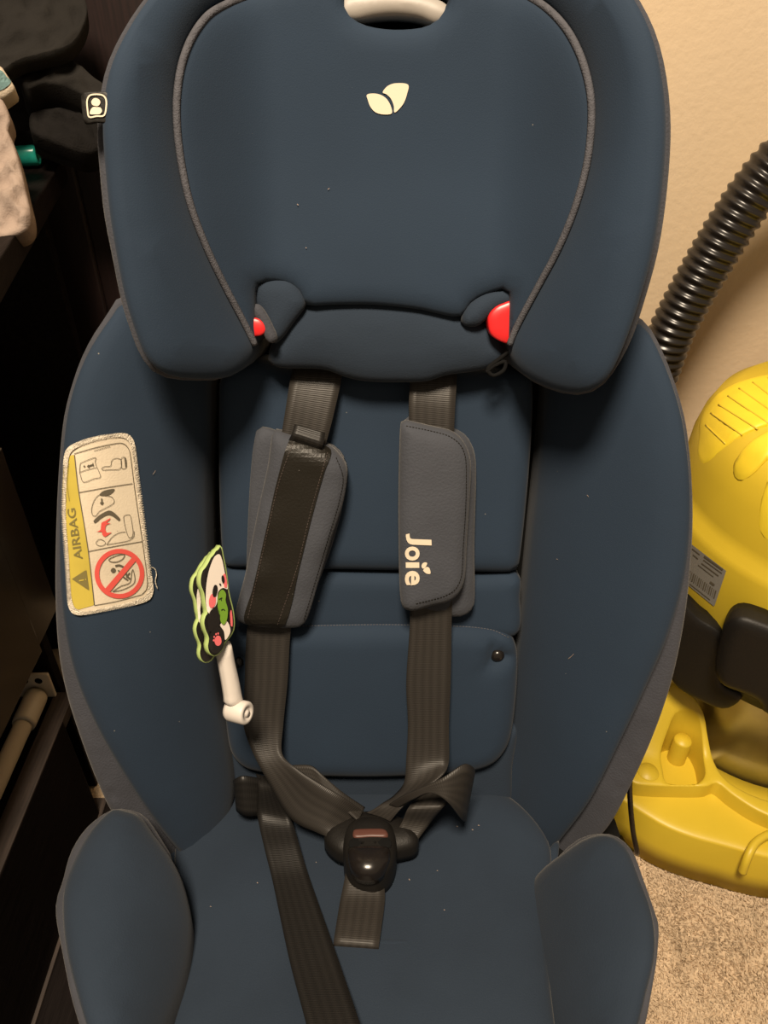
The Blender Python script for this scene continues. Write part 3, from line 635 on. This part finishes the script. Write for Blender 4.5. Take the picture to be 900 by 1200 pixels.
# overlock threads, one mesh
tv = []; tf = []
for i in range(0, nB*3):
    t = i/(nB*3)*nB; a = int(t) % nB; f = t-int(t); p = bord[a]*(1-f)+bord[(a+1) % nB]*f; q = np.array(inner[a])*(1-f)+np.array(inner[(a+1) % nB])*f
    o_ = p-(q-p)/np.linalg.norm(q-p)*1.4; d_ = (bord[(a+1) % nB]-bord[a]); d_ /= np.linalg.norm(d_)+1e-9; k = len(tv)
    tv += [o_-d_*.35, o_+d_*.35, q+d_*.35, q-d_*.35]; tf.append((k, k+1, k+2, k+3))
obj('overlock_thread', SLb.on(np.array(tv), 0.0013), tf, 'overlock', lb, kind='stuff')
strokes('frame_lines', SLb, [(cc((178, 205), (200, 400), (255, 740), (290, 1052)), 0.9, False), (cc((205, 418), (350, 392), (505, 368)), 0.8, False), (cc((258, 750), (400, 722), (558, 694)), 0.8, False),
        (cc((178, 200), (300, 165), (430, 140), (465, 150), (490, 190), (520, 420), (560, 690), (588, 900), (585, 960), (560, 990)), 0.8, False), (cc((290, 1054), (420, 1030), (560, 992)), 0.7, False)], 'labelk', lb)
strokes('booklet_icon', SLb, [(cc((212, 255), (232, 245), (262, 232), (298, 222), (295, 245), (302, 270), (316, 300), (324, 332), (290, 340), (230, 360), (212, 320), (208, 305)), 0.6, True), (cc((210, 304), (250, 290), (302, 278)), 0.6, False),
        (cc((230, 268), (238, 274)), 1.8, False), (cc((250, 272), (282, 262)), 1.8, False), (cc((256, 262), (260, 280)), 1.0, False), (cc((282, 252), (286, 272)), 1.0, False)], 'labelk', lb)
strokes('hand_icon', SLb, [(cc((332, 282), (350, 272), (382, 268), (388, 240), (410, 226), (440, 234), (442, 272), (430, 288), (398, 290), (372, 290), (340, 292)), 0.6, True), (cc((442, 228), (466, 222), (471, 276), (446, 282)), 0.6, True), (cc((462, 224), (468, 276)), 1.4, False)], 'labelk', lb)
strokes('airbag_icon', SLb, [(cc((318, 432), (290, 462), (275, 510), (280, 545), (298, 550), (318, 525), (350, 508), (395, 482), (402, 462), (385, 442), (350, 436)), 0.6, True), (cc((462, 548), (490, 545), (500, 580), (508, 640), (502, 668), (484, 670), (466, 620), (455, 560)), 0.6, True),
        (cc((360, 712), (390, 670), (430, 645), (466, 640)), 0.6, False), (cc((360, 712), (420, 702), (480, 690), (512, 668), (514, 635)), 0.6, False), (cc((300, 700), (318, 682), (345, 690), (352, 706), (335, 718), (310, 715)), 0.6, True)], 'labelk', lb)
flat('airbag_icon_fill', SLb, cc((318, 432), (345, 408), (404, 398), (385, 425), (350, 436)), 'labelk', lb, eps=0.0008, sub=3)
flat('airbag_icon_fill', SLb, cc((286, 578), (320, 545), (370, 520), (400, 530), (436, 566), (428, 578), (395, 552), (365, 545), (330, 562), (295, 590)), 'labelk', lb, eps=0.0008, sub=3)
strokes('airbag_arrow', SLb, [(cc((332, 452), (333, 478)), 1.8, False), (cc((324, 474), (333, 486)), 1.6, False), (cc((341, 472), (333, 486)), 1.6, False)], 'labelk', lb)
flat('figure_icon', SLb, cc((330, 590), (352, 578), (380, 562), (378, 572), (360, 588), (384, 592), (360, 600), (352, 622), (362, 645), (388, 642), (372, 655), (350, 668), (335, 655), (332, 640), (302, 640), (326, 628)), 'labelr', lb, eps=0.0008, sub=2)
ring_o = [c(432+140*math.cos(a)-8*math.sin(a)*0, 875+140*math.sin(a)) for a in np.linspace(0, 2*math.pi, 28, endpoint=False)]
ring_i = [c(432+114*math.cos(a), 875+114*math.sin(a)) for a in np.linspace(0, 2*math.pi, 28, endpoint=False)]
flat('prohibition_ring', SLb, ring_o, 'labelr', lb, eps=0.0010, holes=[ring_i], sub=2)
flat('prohibition_bar', SLb, cc((352, 958), (510, 775), (530, 796), (376, 980)), 'labelr', lb, eps=0.0012, sharp=True)
strokes('child_seat_icon', SLb, [(cc((372, 795), (410, 775), (458, 766), (452, 790), (420, 808), (385, 808)), 0.9, True), (cc((408, 832), (432, 828), (462, 845), (470, 880), (490, 905)), 2.2, False), (cc((425, 855), (450, 890), (480, 912)), 1.8, False), (cc((392, 976), (440, 945), (490, 925), (500, 870), (508, 852), (516, 925), (450, 965), (395, 976)), 0.8, False), (cc((470, 895), (490, 870)), 1.6, False)], 'labelk', lb, eps=0.0009)
flat('child_seat_icon_head', SLb, cc((384, 852), (396, 842), (410, 850), (408, 864), (394, 870), (384, 862)), 'labelk', lb, eps=0.0009)
flat('warning_triangle', SLb, cc((164, 905), (246, 852), (262, 970)), 'labelg', lb, eps=0.0008, sharp=True)
strokes('warning_mark', SLb, [(cc((205, 915), (232, 910)), 1.3, False), (cc((240, 908), (245, 907)), 1.3, False)], 'labely', lb, eps=0.0012)
lettering('warning_lettering', SLb, 'AIRBAG', c(226, 792), (-0.15, -1), (-1, 0.16), 13.5, 'labelg', lb, fit=60, offset=0.012)
stitch('fine_print', SLb, cc((150, 465), (138, 370), (146, 262)), lb, m='labelg', step=2.6, ln=1.5, eps=0.0009)
stitch('fine_print', SLb, cc((132, 470), (122, 370), (128, 268)), lb, m='labelg', step=2.6, ln=1.5, eps=0.0009)
stitch('fine_print', SLb, cc((290, 184), (330, 172), (374, 160)), lb, m='labelk', step=1.6, ln=1.1, eps=0.0009)
th = catmull([c(612, 838), c(632, 850), c(640, 880), c(634, 920), c(646, 960)], False, 6)
tube('loose_thread', SWL.on(th, 0.002), 0.00035, 'overlock', lb, seg=5)

# ------------------------------------------------------------------ panda-shaped toy leaning in the seat
tn = np.array([0.80, -0.52, 0.30]); tn /= np.linalg.norm(tn)
tu = np.cross([0, 0, 1.0], tn); tu = tu/np.linalg.norm(tu); tvv = np.cross(tn, tu)
to = B.hit([(256, 700)], const(0.085))[0]
PF = Frame(to, tu, tvv)
toy = thing('panda_toy', 'flat panda-shaped toy on a white plastic stick tucked beside the harness', 'toy', tuple(np.array([to[0], to[1], to[2]-0.11])))
def q(x, y): return (210+x/5, 620+y/5)
def qq(*p): return [q(*t) for t in p]
SIL = qq((238, 95), (252, 110), (262, 160), (276, 230), (286, 300), (296, 380), (318, 470), (326, 540), (322, 590), (305, 625), (285, 650), (268, 670), (255, 705), (232, 735), (200, 745), (172, 725), (162, 685), (168, 640), (148, 590), (140, 545), (150, 505), (160, 490), (150, 450), (140, 380), (122, 330), (120, 290), (130, 245), (150, 220), (168, 190), (180, 165), (195, 150), (210, 125), (225, 115))
BSIL = [(x-9.5, y+8) for x, y in SIL]
PB = Frame(to-tn*0.012, tu, tvv)
pb, SB2 = panel('panda_plate', PB, BSIL, 0.0, 'tgreen', toy, puff=0.0008, pw=0.002, skirt=0.003, res=0.003, label='rear panda-shaped plate with green edge')
def shrink(pts, f, dx=0, dy=0):
    P = np.array(pts); ce = P.mean(0); n = catmull(P, True, 4); t = np.roll(n, -1, 0)-np.roll(n, 1, 0); t /= np.linalg.norm(t, axis=1)[:, None]
    s = 1 if (n[:, 0]*np.roll(n[:, 1], -1)-np.roll(n[:, 0], -1)*n[:, 1]).sum() > 0 else -1
    return [tuple(x) for x in n+np.stack([-t[:, 1], t[:, 0]], 1)*f*s]
flat('panda_print', SB2, shrink(BSIL, 1.5), 'tblack', pb, sub=1)
flat('panda_print', SB2, [(x-9.5, y+9) for x, y in qq((160, 290), (175, 250), (200, 210), (170, 430), (190, 520), (165, 500), (155, 430), (150, 350))], 'twhite', pb, eps=0.001)
pf, SF2 = panel('panda_plate', PF, SIL, 0.0, 'tgreen', toy, puff=0.0008, pw=0.002, skirt=0.004, res=0.003, label='front panda-shaped plate with green edge')
flat('panda_print', SF2, shrink(SIL, 1.4), 'tblack', pf, sub=1)
flat('panda_face', SF2, qq((226, 148), (240, 152), (254, 190), (268, 260), (284, 330), (282, 352), (255, 345), (228, 370), (222, 430), (200, 470), (180, 495), (164, 478), (156, 420), (158, 340), (168, 270), (185, 210), (205, 165)), 'twhite', pf, eps=0.0011)
flat('panda_belly', SF2, qq((240, 560), (280, 540), (300, 600), (270, 650), (262, 600)), 'twhite', pf, eps=0.0011)
flat('panda_cheek', SF2, qq((174, 420), (186, 385), (204, 378), (214, 400), (212, 440), (196, 462), (178, 455)), 'tpink', pf, eps=0.0015)
flat('panda_cheek', SF2, qq((258, 268), (270, 262), (280, 310), (278, 342), (264, 338)), 'tpink', pf, eps=0.0015)
flat('panda_eye', SF2, qq((198, 350), (208, 328), (222, 332), (224, 362), (214, 395), (200, 396), (195, 375)), 'tblack', pf, eps=0.0018)
flat('panda_eye', SF2, qq((248, 280), (256, 270), (264, 285), (266, 310), (256, 318), (249, 300)), 'tblack', pf, eps=0.0018)
flat('panda_nose', SF2, qq((234, 322), (240, 318), (246, 324), (241, 333)), 'tblack', pf, eps=0.0018)
flat('bamboo_leaf', SF2, qq((226, 410), (235, 370), (255, 355), (274, 380), (272, 420), (285, 470), (280, 530), (262, 560), (244, 545), (236, 500), (226, 470)), 'tleaf', pf, eps=0.0020)
strokes('leaf_line', SF2, [(qq((232, 412), (245, 406), (252, 402)), 1.0, False), (qq((246, 405), (247, 420)), 0.8, False), (qq((246, 476), (258, 470), (268, 478)), 1.0, False)], 'tblack', pf, eps=0.0024)
flat('panda_paw', SF2, qq((166, 545), (178, 490), (205, 458), (228, 462), (240, 500), (236, 560), (220, 590), (180, 600)), 'tblack', pf, eps=0.0020)
flat('panda_foot', SF2, qq((174, 650), (190, 600), (222, 572), (252, 590), (264, 635), (258, 690), (235, 722), (202, 728), (178, 700)), 'tblack', pf, eps=0.0022)
flat('paw_pad', SF2, qq((206, 650), (222, 625), (240, 630), (248, 660), (236, 682), (216, 680)), 'tpink', pf, eps=0.0026)
for x, y in ((205, 632), (216, 616), (228, 612), (202, 652)):
    flat('paw_toe', SF2, qq((x-5, y), (x, y-7), (x+5, y), (x, y+7)), 'tpink', pf, eps=0.0026)
flat('paw_pad', SF2, qq((298, 490), (306, 475), (312, 520), (312, 570), (302, 565)), 'tpink', pf, eps=0.0022)
PH = Frame(to-tn*0.006, tu, tvv)
panel('stick', PH, qq((240, 735), (262, 690), (290, 650), (305, 690), (320, 770), (345, 880), (366, 990), (372, 1015), (330, 1040), (288, 1030), (282, 990), (268, 900), (250, 800)), 0.0, 'white', toy, puff=0.005, pw=0.008, skirt=0.005, res=0.003, label='white plastic stick')
ec = PH.hit([q(345, 1068)], const(0.0))[0]
lathe('stick_end', [(0.0, -0.010), (0.0085, -0.009), (0.0095, -0.006), (0.0095, 0.008), (0.0085, 0.0095), (0.0055, 0.0095), (0.005, 0.0085), (0.003, 0.0085), (0.0025, 0.0098), (0.0, 0.010)], ec+tn*0.0, 'white', toy, seg=28, axis=np.array([0.9, -0.38, 0.2]))

# ------------------------------------------------------------------ vacuum cleaner
VC = np.array([0.544, 0.730, 0.0])
vac = thing('vacuum_cleaner', 'yellow and black wet and dry vacuum cleaner with steel drum by the wall', 'vacuum cleaner', tuple(VC))
lathe('drum', [(0.140, 0.03), (0.148, 0.04), (0.150, 0.10), (0.150, 0.20), (0.150, 0.29)], VC, 'steel', vac, seg=72, label='brushed steel drum')
lathe('drum_rim', [(0.149, 0.216), (0.184, 0.226), (0.190, 0.250), (0.190, 0.295), (0.182, 0.310)], VC, 'black', vac, seg=72)
hd = lathe('motor_head', [(0.184, 0.302), (0.193, 0.304), (0.1955, 0.310), (0.1955, 0.398), (0.194, 0.408), (0.188, 0.416), (0.187, 0.430), (0.185, 0.470), (0.180, 0.494), (0.170, 0.517), (0.151, 0.532), (0.11, 0.540), (0.0, 0.543)], VC, 'yellow', vac, seg=96, label='yellow moulded motor head')
FV = Frame(VC, (1, 0, 0), (0, 1, 0))
rz = np.array([0.0, 0.11, 0.151, 0.170, 0.180, 0.185, 0.187, 0.188]); zz = np.array([0.543, 0.540, 0.532, 0.517, 0.494, 0.470, 0.430, 0.416])
def h_dome(uv): return np.interp(np.hypot(uv[:, 0], uv[:, 1]), rz, zz)
def h_cap(uv): return np.minimum(h_dome(uv), 0.60)+0.002
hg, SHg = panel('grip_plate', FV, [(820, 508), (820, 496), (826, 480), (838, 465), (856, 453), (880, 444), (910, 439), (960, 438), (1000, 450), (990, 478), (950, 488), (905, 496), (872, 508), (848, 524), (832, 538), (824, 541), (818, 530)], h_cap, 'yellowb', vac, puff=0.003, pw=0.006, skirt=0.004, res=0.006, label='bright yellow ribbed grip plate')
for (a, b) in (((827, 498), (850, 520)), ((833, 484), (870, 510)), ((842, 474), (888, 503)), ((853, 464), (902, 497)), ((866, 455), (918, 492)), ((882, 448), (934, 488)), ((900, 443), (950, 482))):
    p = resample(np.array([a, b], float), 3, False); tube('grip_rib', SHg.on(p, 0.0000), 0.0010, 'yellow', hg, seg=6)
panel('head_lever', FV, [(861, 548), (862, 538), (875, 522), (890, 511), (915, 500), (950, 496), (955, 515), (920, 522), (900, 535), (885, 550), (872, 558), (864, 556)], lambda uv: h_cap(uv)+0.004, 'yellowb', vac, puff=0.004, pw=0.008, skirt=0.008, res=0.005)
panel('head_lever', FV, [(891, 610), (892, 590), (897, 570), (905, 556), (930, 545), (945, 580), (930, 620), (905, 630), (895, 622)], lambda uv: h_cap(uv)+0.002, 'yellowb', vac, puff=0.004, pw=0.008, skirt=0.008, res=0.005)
# things on the vertical side of the head: a cylinder surface
class CylSurf:
    def __init__(s, c_, r): s.c = c_; s.r = r
    def on(s, px, eps=0.0006):
        d = rays(px); o_ = CAM-s.c; R_ = s.r+eps
        a = d[:, 0]**2+d[:, 1]**2; b = 2*(d[:, 0]*o_[0]+d[:, 1]*o_[1]); c0 = o_[0]**2+o_[1]**2-R_**2
        t = (-b-np.sqrt(np.maximum(0, b*b-4*a*c0)))/(2*a); return CAM+d*t[:, None]
CH = CylSurf(VC, 0.1955)
st = flat('rating_sticker', CH, [(808, 636), (851, 669), (837, 711), (803, 683)], 'silver', hd, eps=0.0008, sharp=True, label='silver rating sticker with bar code')
bars = []
for k in range(15):
    f = k/14; x0, y0 = 809+f*30, 669+f*23; wd = (1.2, 0.7, 1.6)[k % 3]; bars.append(([(x0, y0), (x0-2.5, y0+9)], wd, False))
strokes('sticker_print', CH, bars+[([(825, 652), (847, 668)], 2.2, False), ([(824, 656), (846, 672)], 1.0, False), ([(811, 643), (820, 650)], 1.0, False), ([(812, 650), (818, 655)], 1.0, False), ([(822, 660), (842, 675)], 1.2, False), ([(818, 662), (836, 676)], 0.8, False), ([(808, 684), (832, 703)], 0.8, False), ([(832, 682), (837, 686)], 2.5, False)], 'labelk', st, eps=0.0014)
# latch and drum-top details
FL_d = np.array([-0.45, -0.89, 0]); FL_d /= np.linalg.norm(FL_d); FLu = np.cross([0, 0, 1.0], FL_d)
FLt = Frame(VC+FL_d*0.192, FLu, (0, 0, 1))
panel('latch', FLt, [(846, 742), (853, 728), (862, 722), (874, 722), (905, 733), (940, 748), (945, 800), (935, 830), (905, 836), (893, 830), (890, 820), (876, 812), (846, 800), (838, 780)], 0.016, 'black', vac, puff=0.008, pw=0.014, skirt=0.022, res=0.006, label='black plastic closing latch')
panel('rim_step', FLt, [(785, 700), (800, 706), (820, 725), (845, 742), (850, 770), (845, 800), (870, 815), (850, 830), (820, 820), (790, 800), (775, 760)], -0.012, 'black', vac, puff=0.004, pw=0.01, skirt=0.02, res=0.008)
# chassis
def zf(z): return const(z)
panel('chassis', FV, [(690, 880), (712, 878), (740, 900), (780, 918), (826, 922), (838, 912), (862, 930), (905, 953), (980, 966), (1060, 950), (1110, 925), (1130, 955), (1090, 995), (1030, 1010), (960, 1012), (900, 1006), (850, 993), (810, 982), (780, 970), (756, 956), (734, 942), (710, 928), (690, 908)], zf(0.072), 'yellow', vac, puff=0.005, pw=0.012, skirt=0.066, flare=0.012, res=0.010, label='yellow wheeled chassis front')
cr = [(728, 905), (735, 893), (752, 880), (764, 860), (775, 835), (778, 815), (785, 800), (800, 808), (815, 820), (825, 838), (829, 862), (836, 892), (850, 914), (880, 932), (920, 944), (980, 950), (1060, 935), (1075, 945), (1000, 972), (930, 966), (890, 952), (858, 932), (840, 918), (828, 922), (790, 922), (760, 921), (742, 918)]
pocket = [(781, 918), (776, 900), (774, 885), (778, 868), (785, 850), (790, 838), (800, 832), (810, 832), (818, 840), (822, 858), (824, 890), (826, 908), (818, 918), (800, 920)]
def h_ring(uv): return 0.100+0.085*sstep(-0.135, -0.055, uv[:, 1])*sstep(-0.05, -0.10, uv[:, 0])
panel('chassis_ring', FV, cr, h_ring, 'yellow', vac, puff=0.003, pw=0.006, skirt=lambda hb: (hb-0.004).reshape(-1), res=0.006, holes=[pocket])
panel('pocket_floor', FV, [(765, 925), (765, 870), (785, 830), (815, 828), (832, 880), (832, 922)], zf(0.062), 'yellow', vac, puff=0.001, pw=0.01, skirt=0.03, res=0.01)
for (x, y, r, h0, h1) in ((801, 866, 0.0115, 0.055, 0.106), (760, 903, 0.0140, 0.09, 0.106)):
    c_ = FV.hit([(x, y)], zf(h1))[0]; c_[2] = 0
    lathe('accessory_peg', [(r*1.15, h0), (r, h0+0.01), (r, h1-0.004), (r*0.9, h1-0.001), (0, h1)], c_, 'yellow', vac, seg=24)
# slotted hook on the front wall
hk = [FV.hit([(x, y)], zf(z))[0] for x, y, z in ((915, 974, 0.086), (898, 979, 0.087), (886, 987, 0.087), (879, 998, 0.084), (874, 1010, 0.074), (870, 1022, 0.058))]
tube('strap_hook', catmull(hk, False, 6), 0.0050, 'yellow', vac, seg=8)
lathe('chassis_tray', [(0.152, 0.012), (0.205, 0.012), (0.210, 0.020), (0.205, 0.050), (0.180, 0.058), (0.152, 0.058), (0.152, 0.012)], VC, 'yellow', vac, seg=64)
# casters under the chassis
for x, y in ((0.36, 0.62), (0.72, 0.56), (0.40, 0.86), (0.72, 0.86)):
    lathe('caster', [(0.0, -0.010), (0.018, -0.010), (0.020, -0.006), (0.020, 0.006), (0.018, 0.010), (0.0, 0.010)], (x, y, 0.020), 'black', vac, seg=20, axis=(1, 0, 0))
# power cord loop seen against the chassis
cdp = [at(741, 880, 0.86), at(738, 918, 0.87), at(739, 945, 0.88), at(742, 975, 0.90), at(746, 1000, 0.92), np.array([0.31, 0.56, 0.006]), np.array([0.36, 0.66, 0.006])]
tube('power_cord', catmull(cdp, False, 10), 0.0032, 'gloss', vac, seg=8, label='black power cord')
# ribbed hose
FW = Frame((0, 0.93, 0.5), (1, 0, 0), (0, 0, 1))
hp_px = [(782, 400), (800, 362), (826, 315), (858, 262), (890, 216), (925, 178), (965, 150), (1020, 135)]
hpts = list(FW.hit(hp_px, const(0.0)))+[np.array(p) for p in ((0.78, 0.94, 0.92), (0.92, 0.94, 0.86), (1.02, 0.92, 0.66), (1.06, 0.86, 0.36), (1.07, 0.74, 0.10), (1.06, 0.58, 0.031), (1.02, 0.36, 0.031))]
hpts = [np.array([0.47, 0.85, 0.19]), np.array([0.42, 0.89, 0.22]), np.array([0.375, 0.92, 0.32]), np.array([0.362, 0.93, 0.42])]+hpts
hc = resample(catmull(hpts, False, 12), 0.0016, False)
tube('hose', hc, 0.028, 'hose', vac, seg=28, rfun=lambda i: 0.0262+0.0036*(0.5+0.5*math.cos(i*2*math.pi/7)), label='black corrugated suction hose')

# ------------------------------------------------------------------ dark furniture at the left
cab = thing('drawer_cabinet', 'low black-brown drawer cabinet with an open lower drawer beside the car seat', 'cabinet', (-0.62, 0.28, 0))
box('cabinet_body', (-0.80, -0.05, 0.325), (-0.425, 0.64, 0.545), 'ebony', cab, bevel=0.004)
box('cabinet_back', (-0.80, -0.05, 0.0), (-0.785, 0.64, 0.325), 'ebony', cab, bevel=0.001)
box('cabinet_side', (-0.785, 0.625, 0.0), (-0.40, 0.64, 0.325), 'ebony', cab, bevel=0.001)
box('drawer_box', (-0.785, -0.05, 0.012), (-0.404, 0.60, 0.185), 'ebony', cab, bevel=0.001)
box('drawer_front', (-0.425, -0.05, 0.325), (-0.372, 0.578, 0.548), 'ebonygl', cab, bevel=0.002)
box('end_panel', (-0.425, 0.581, 0.325), (-0.378, 0.646, 0.545), 'ebonygl', cab, bevel=0.002)
dr = box('drawer_front', (-0.396, -0.05, 0.012), (-0.380, 0.578, 0.205), 'ebony', cab, bevel=0.0015)
box('drawer_edge', (-0.404, -0.05, 0.190), (-0.3805, 0.62, 0.2062), 'edge', dr, bevel=0.001)
box('plinth', (-0.40, -0.05, 0.0), (-0.376, 0.60, 0.012), 'edge', cab, bevel=0.001)

desk = thing('desk', 'black wood-grain desk top piled with clothes', 'desk', (-0.62, 0.70, 0))
dpv = (-0.37, 0.955, 0.743)
box('desk_top', (-0.90, 0.36, 0.718), (-0.37, 0.955, 0.743), 'ebony', desk, bevel=0.0015, rotz=math.radians(10.5), pivot=dpv)
box('desk_leg', (-0.88, 0.915, 0.0), (-0.40, 0.94, 0.718), 'ebony', desk, bevel=0.002, rotz=math.radians(10.5), pivot=dpv)
box('desk_leg', (-0.89, 0.72, 0.0), (-0.86, 0.90, 0.718), 'ebony', desk, bevel=0.002, rotz=math.radians(10.5), pivot=dpv)

box('floor_shade_board', (-0.375, -0.05, 0.0), (-0.225, 0.93, 0.012), 'ebony', desk, bevel=0.001)  # dark board added to stand in for floor shade between cabinet and seat
wd = thing('wardrobe', 'tall dark red-brown wardrobe behind the desk and clothes', 'wardrobe', (-0.75, 1.02, 0))
box('wardrobe_side', (-1.3, 1.000, 0.0), (-0.12, 1.055, 1.95), 'ebonyr', wd, bevel=0.003)
box('wardrobe_door', (-1.28, 0.990, 0.06), (-0.76, 1.000, 1.92), 'ebonyr', wd, bevel=0.003)
box('wardrobe_door', (-0.755, 0.990, 0.06), (-0.375, 1.000, 1.92), 'ebonyr', wd, bevel=0.003)

# curtain rod lying in the open drawer
rod = thing('curtain_rod', 'cream metal rod with a two-hole bracket lying in the open lower drawer', 'rod', (-0.42, 0.3, 0.19))
lathe('rod_tube', [(0.0, -0.58), (0.0105, -0.58), (0.0105, 0.0), (0.0, 0.0)], (-0.420, 0.565, 0.214), 'enamel', rod, seg=24, axis=(0, 1, 0))
lathe('rod_collar', [(0.0, 0.0), (0.0130, 0.0), (0.0135, 0.004), (0.0135, 0.040), (0.0125, 0.044), (0.0, 0.044)], (-0.420, 0.565, 0.214), 'enamel', rod, seg=24, axis=(0, 1, 0))
lathe('rod_socket', [(0.0, 0.046), (0.0085, 0.047), (0.0100, 0.060), (0.006, 0.066), (0.0, 0.067)], (-0.420, 0.565, 0.214), 'enamel', rod, seg=24, axis=(0, 1, 0))
bk = box('rod_bracket', (-0.448, 0.612, 0.206), (-0.400, 0.617, 0.246), 'enamel', rod, bevel=0.0015)
for x in (-0.413, -0.430):
    lathe('bracket_hole', [(0.0045, -0.0004), (0.0045, 0.0004), (0.0, 0.0004)], (x, 0.6117, 0.236), 'void', bk, seg=14, axis=(0, -1, 0))

# clothes on the desk
def garment(name, px, d0, m, label, wr=0.006, fq=45, seed=1, skirt=0.03, tilt=0.6, puff=0.008, parent=None):
    P = np.array(px, float); ce = P.mean(0); o_ = at(ce[0], ce[1], d0)
    n = np.array([0.25, -tilt, 0.75]); n /= np.linalg.norm(n); u_ = np.cross([0, 1, 0], n); fr = Frame(o_, u_, np.cross(n, u_))
    o, s = panel(name, fr, px, lambda uv: 0.0*uv[:, 0], m, parent, puff=puff, pw=0.012, skirt=skirt, res=0.004, extra=lambda uv, d: wr*folds(uv, fq, seed)*np.clip(d/0.008, 0.2, 1))
    if parent is None: tag(o, label, 'clothing', 'clothes heaped on the desk')
    return o, s
garment('charcoal_garment', [(-60, -40), (30, -45), (85, -30), (100, 0), (102, 14), (96, 34), (84, 50), (70, 57), (50, 62), (30, 66), (16, 72), (4, 80), (-30, 86), (-60, 60)], 0.745, 'cloth_k', 'charcoal garment with a curved hem lying on top of the heap', wr=0.016, fq=80, seed=4, puff=0.0015, skirt=0.020)
garment('rolled_garment', [(28, 72), (50, 66), (70, 62), (92, 76), (112, 92), (128, 106), (130, 122), (110, 118), (90, 108), (70, 100), (48, 98), (30, 104), (22, 92)], 0.775, 'cloth_k', 'charcoal garment folded in a roll under the curved hem', wr=0.018, fq=110, seed=9, puff=0.006, skirt=0.040)
garment('black_garment', [(36, 134), (55, 128), (85, 130), (108, 136), (120, 150), (120, 172), (100, 180), (74, 172), (50, 164), (36, 154)], 0.80, 'cloth_k2', 'black woolly garment at the bottom of the heap beside the woven tag', wr=0.018, fq=95, seed=12, puff=0.007, skirt=0.030)
garment('dark_garment', [(-60, 60), (10, 72), (60, 80), (125, 100), (135, 150), (130, 180), (84, 168), (30, 156), (-60, 150)], 0.825, 'cloth_k2', 'black garment spread behind the other clothes', wr=0.014, fq=32, seed=15, puff=0.004, skirt=0.030)
garment('beige_garment', [(-50, 118), (0, 116), (8, 126), (12, 142), (9, 152), (16, 168), (24, 195), (30, 222), (36, 248), (36, 264), (28, 274), (6, 279), (-50, 290)], 0.665, 'cloth_b', 'crumpled rose-beige garment hanging over the desk edge', wr=0.024, fq=100, seed=21, puff=0.008, tilt=0.8, skirt=0.022)
go, gs = garment('striped_garment', [(-50, 74), (0, 78), (8, 88), (16, 100), (18, 106), (8, 114), (0, 118), (-50, 124)], 0.70, 'cloth_c', 'cream garment with a teal stripe on the beige one', wr=0.010, fq=90, seed=25, puff=0.008, tilt=0.8, skirt=0.015)
flat('teal_stripe', gs, [(-40, 84), (0, 82), (8, 90), (13, 96), (6, 103), (0, 106), (-40, 112)], 'cloth_t', go, eps=0.001)
tcap = FV.hit([(31, 181)], zf(0.757))[0]
tag(lathe('bottle_cap', [(0.0, -0.012), (0.011, -0.012), (0.0118, -0.010), (0.0118, 0.010), (0.011, 0.012), (0.009, 0.0125), (0.008, 0.010), (0.0, 0.010)], tuple(tcap), 'teal', None, seg=24, axis=(1.0, 0.15, 0.0)), 'small glossy teal cap lying on the desk corner', 'cap')

# lint and dust caught on the upholstery, too small to count
def lint(S_, spots, parent, eps=0.0012):
    ln = []
    for x, y, dx, dy, wd_ in spots: ln.append(([(x, y), (x+dx*.4+.3, y+dy*.4), (x+dx*.8, y+dy*.8)], wd_*0.62, False))
    o = strokes('lint', S_, ln, 'cloth_b', parent, eps=eps); o['kind'] = 'stuff'
lint(SP, [(348, 239, 2, 2, 1.5), (384, 222, 2.5, -2, 1.2), (358, 290, 1.5, 1, 1.2)], hp)
lint(SWL, [(179, 556, 4, -6, 0.8), (137, 622, 1.5, 1, 1.0)], wingL)
lint(SC, [(301, 1034, 1.5, 1.5, 1.4), (479, 1030, 1.5, 2, 1.5), (520, 1066, 1.5, 1, 1.5), (512, 1020, 1, 1, 1.2), (553, 972, 2, 1, 1.2), (535, 968, 2, 1, 1.2), (560, 967, 2.5, .5, 1.2), (246, 1062, 2, 1, 1), (370, 1010, 1, 1, 1)], cu)
lint(SWR, [(666, 772, 8, -7, 0.8), (688, 580, 2, 3, 1.0), (652, 655, 2, 1, .8)], sw.o if hasattr(sw, 'o') else seat)
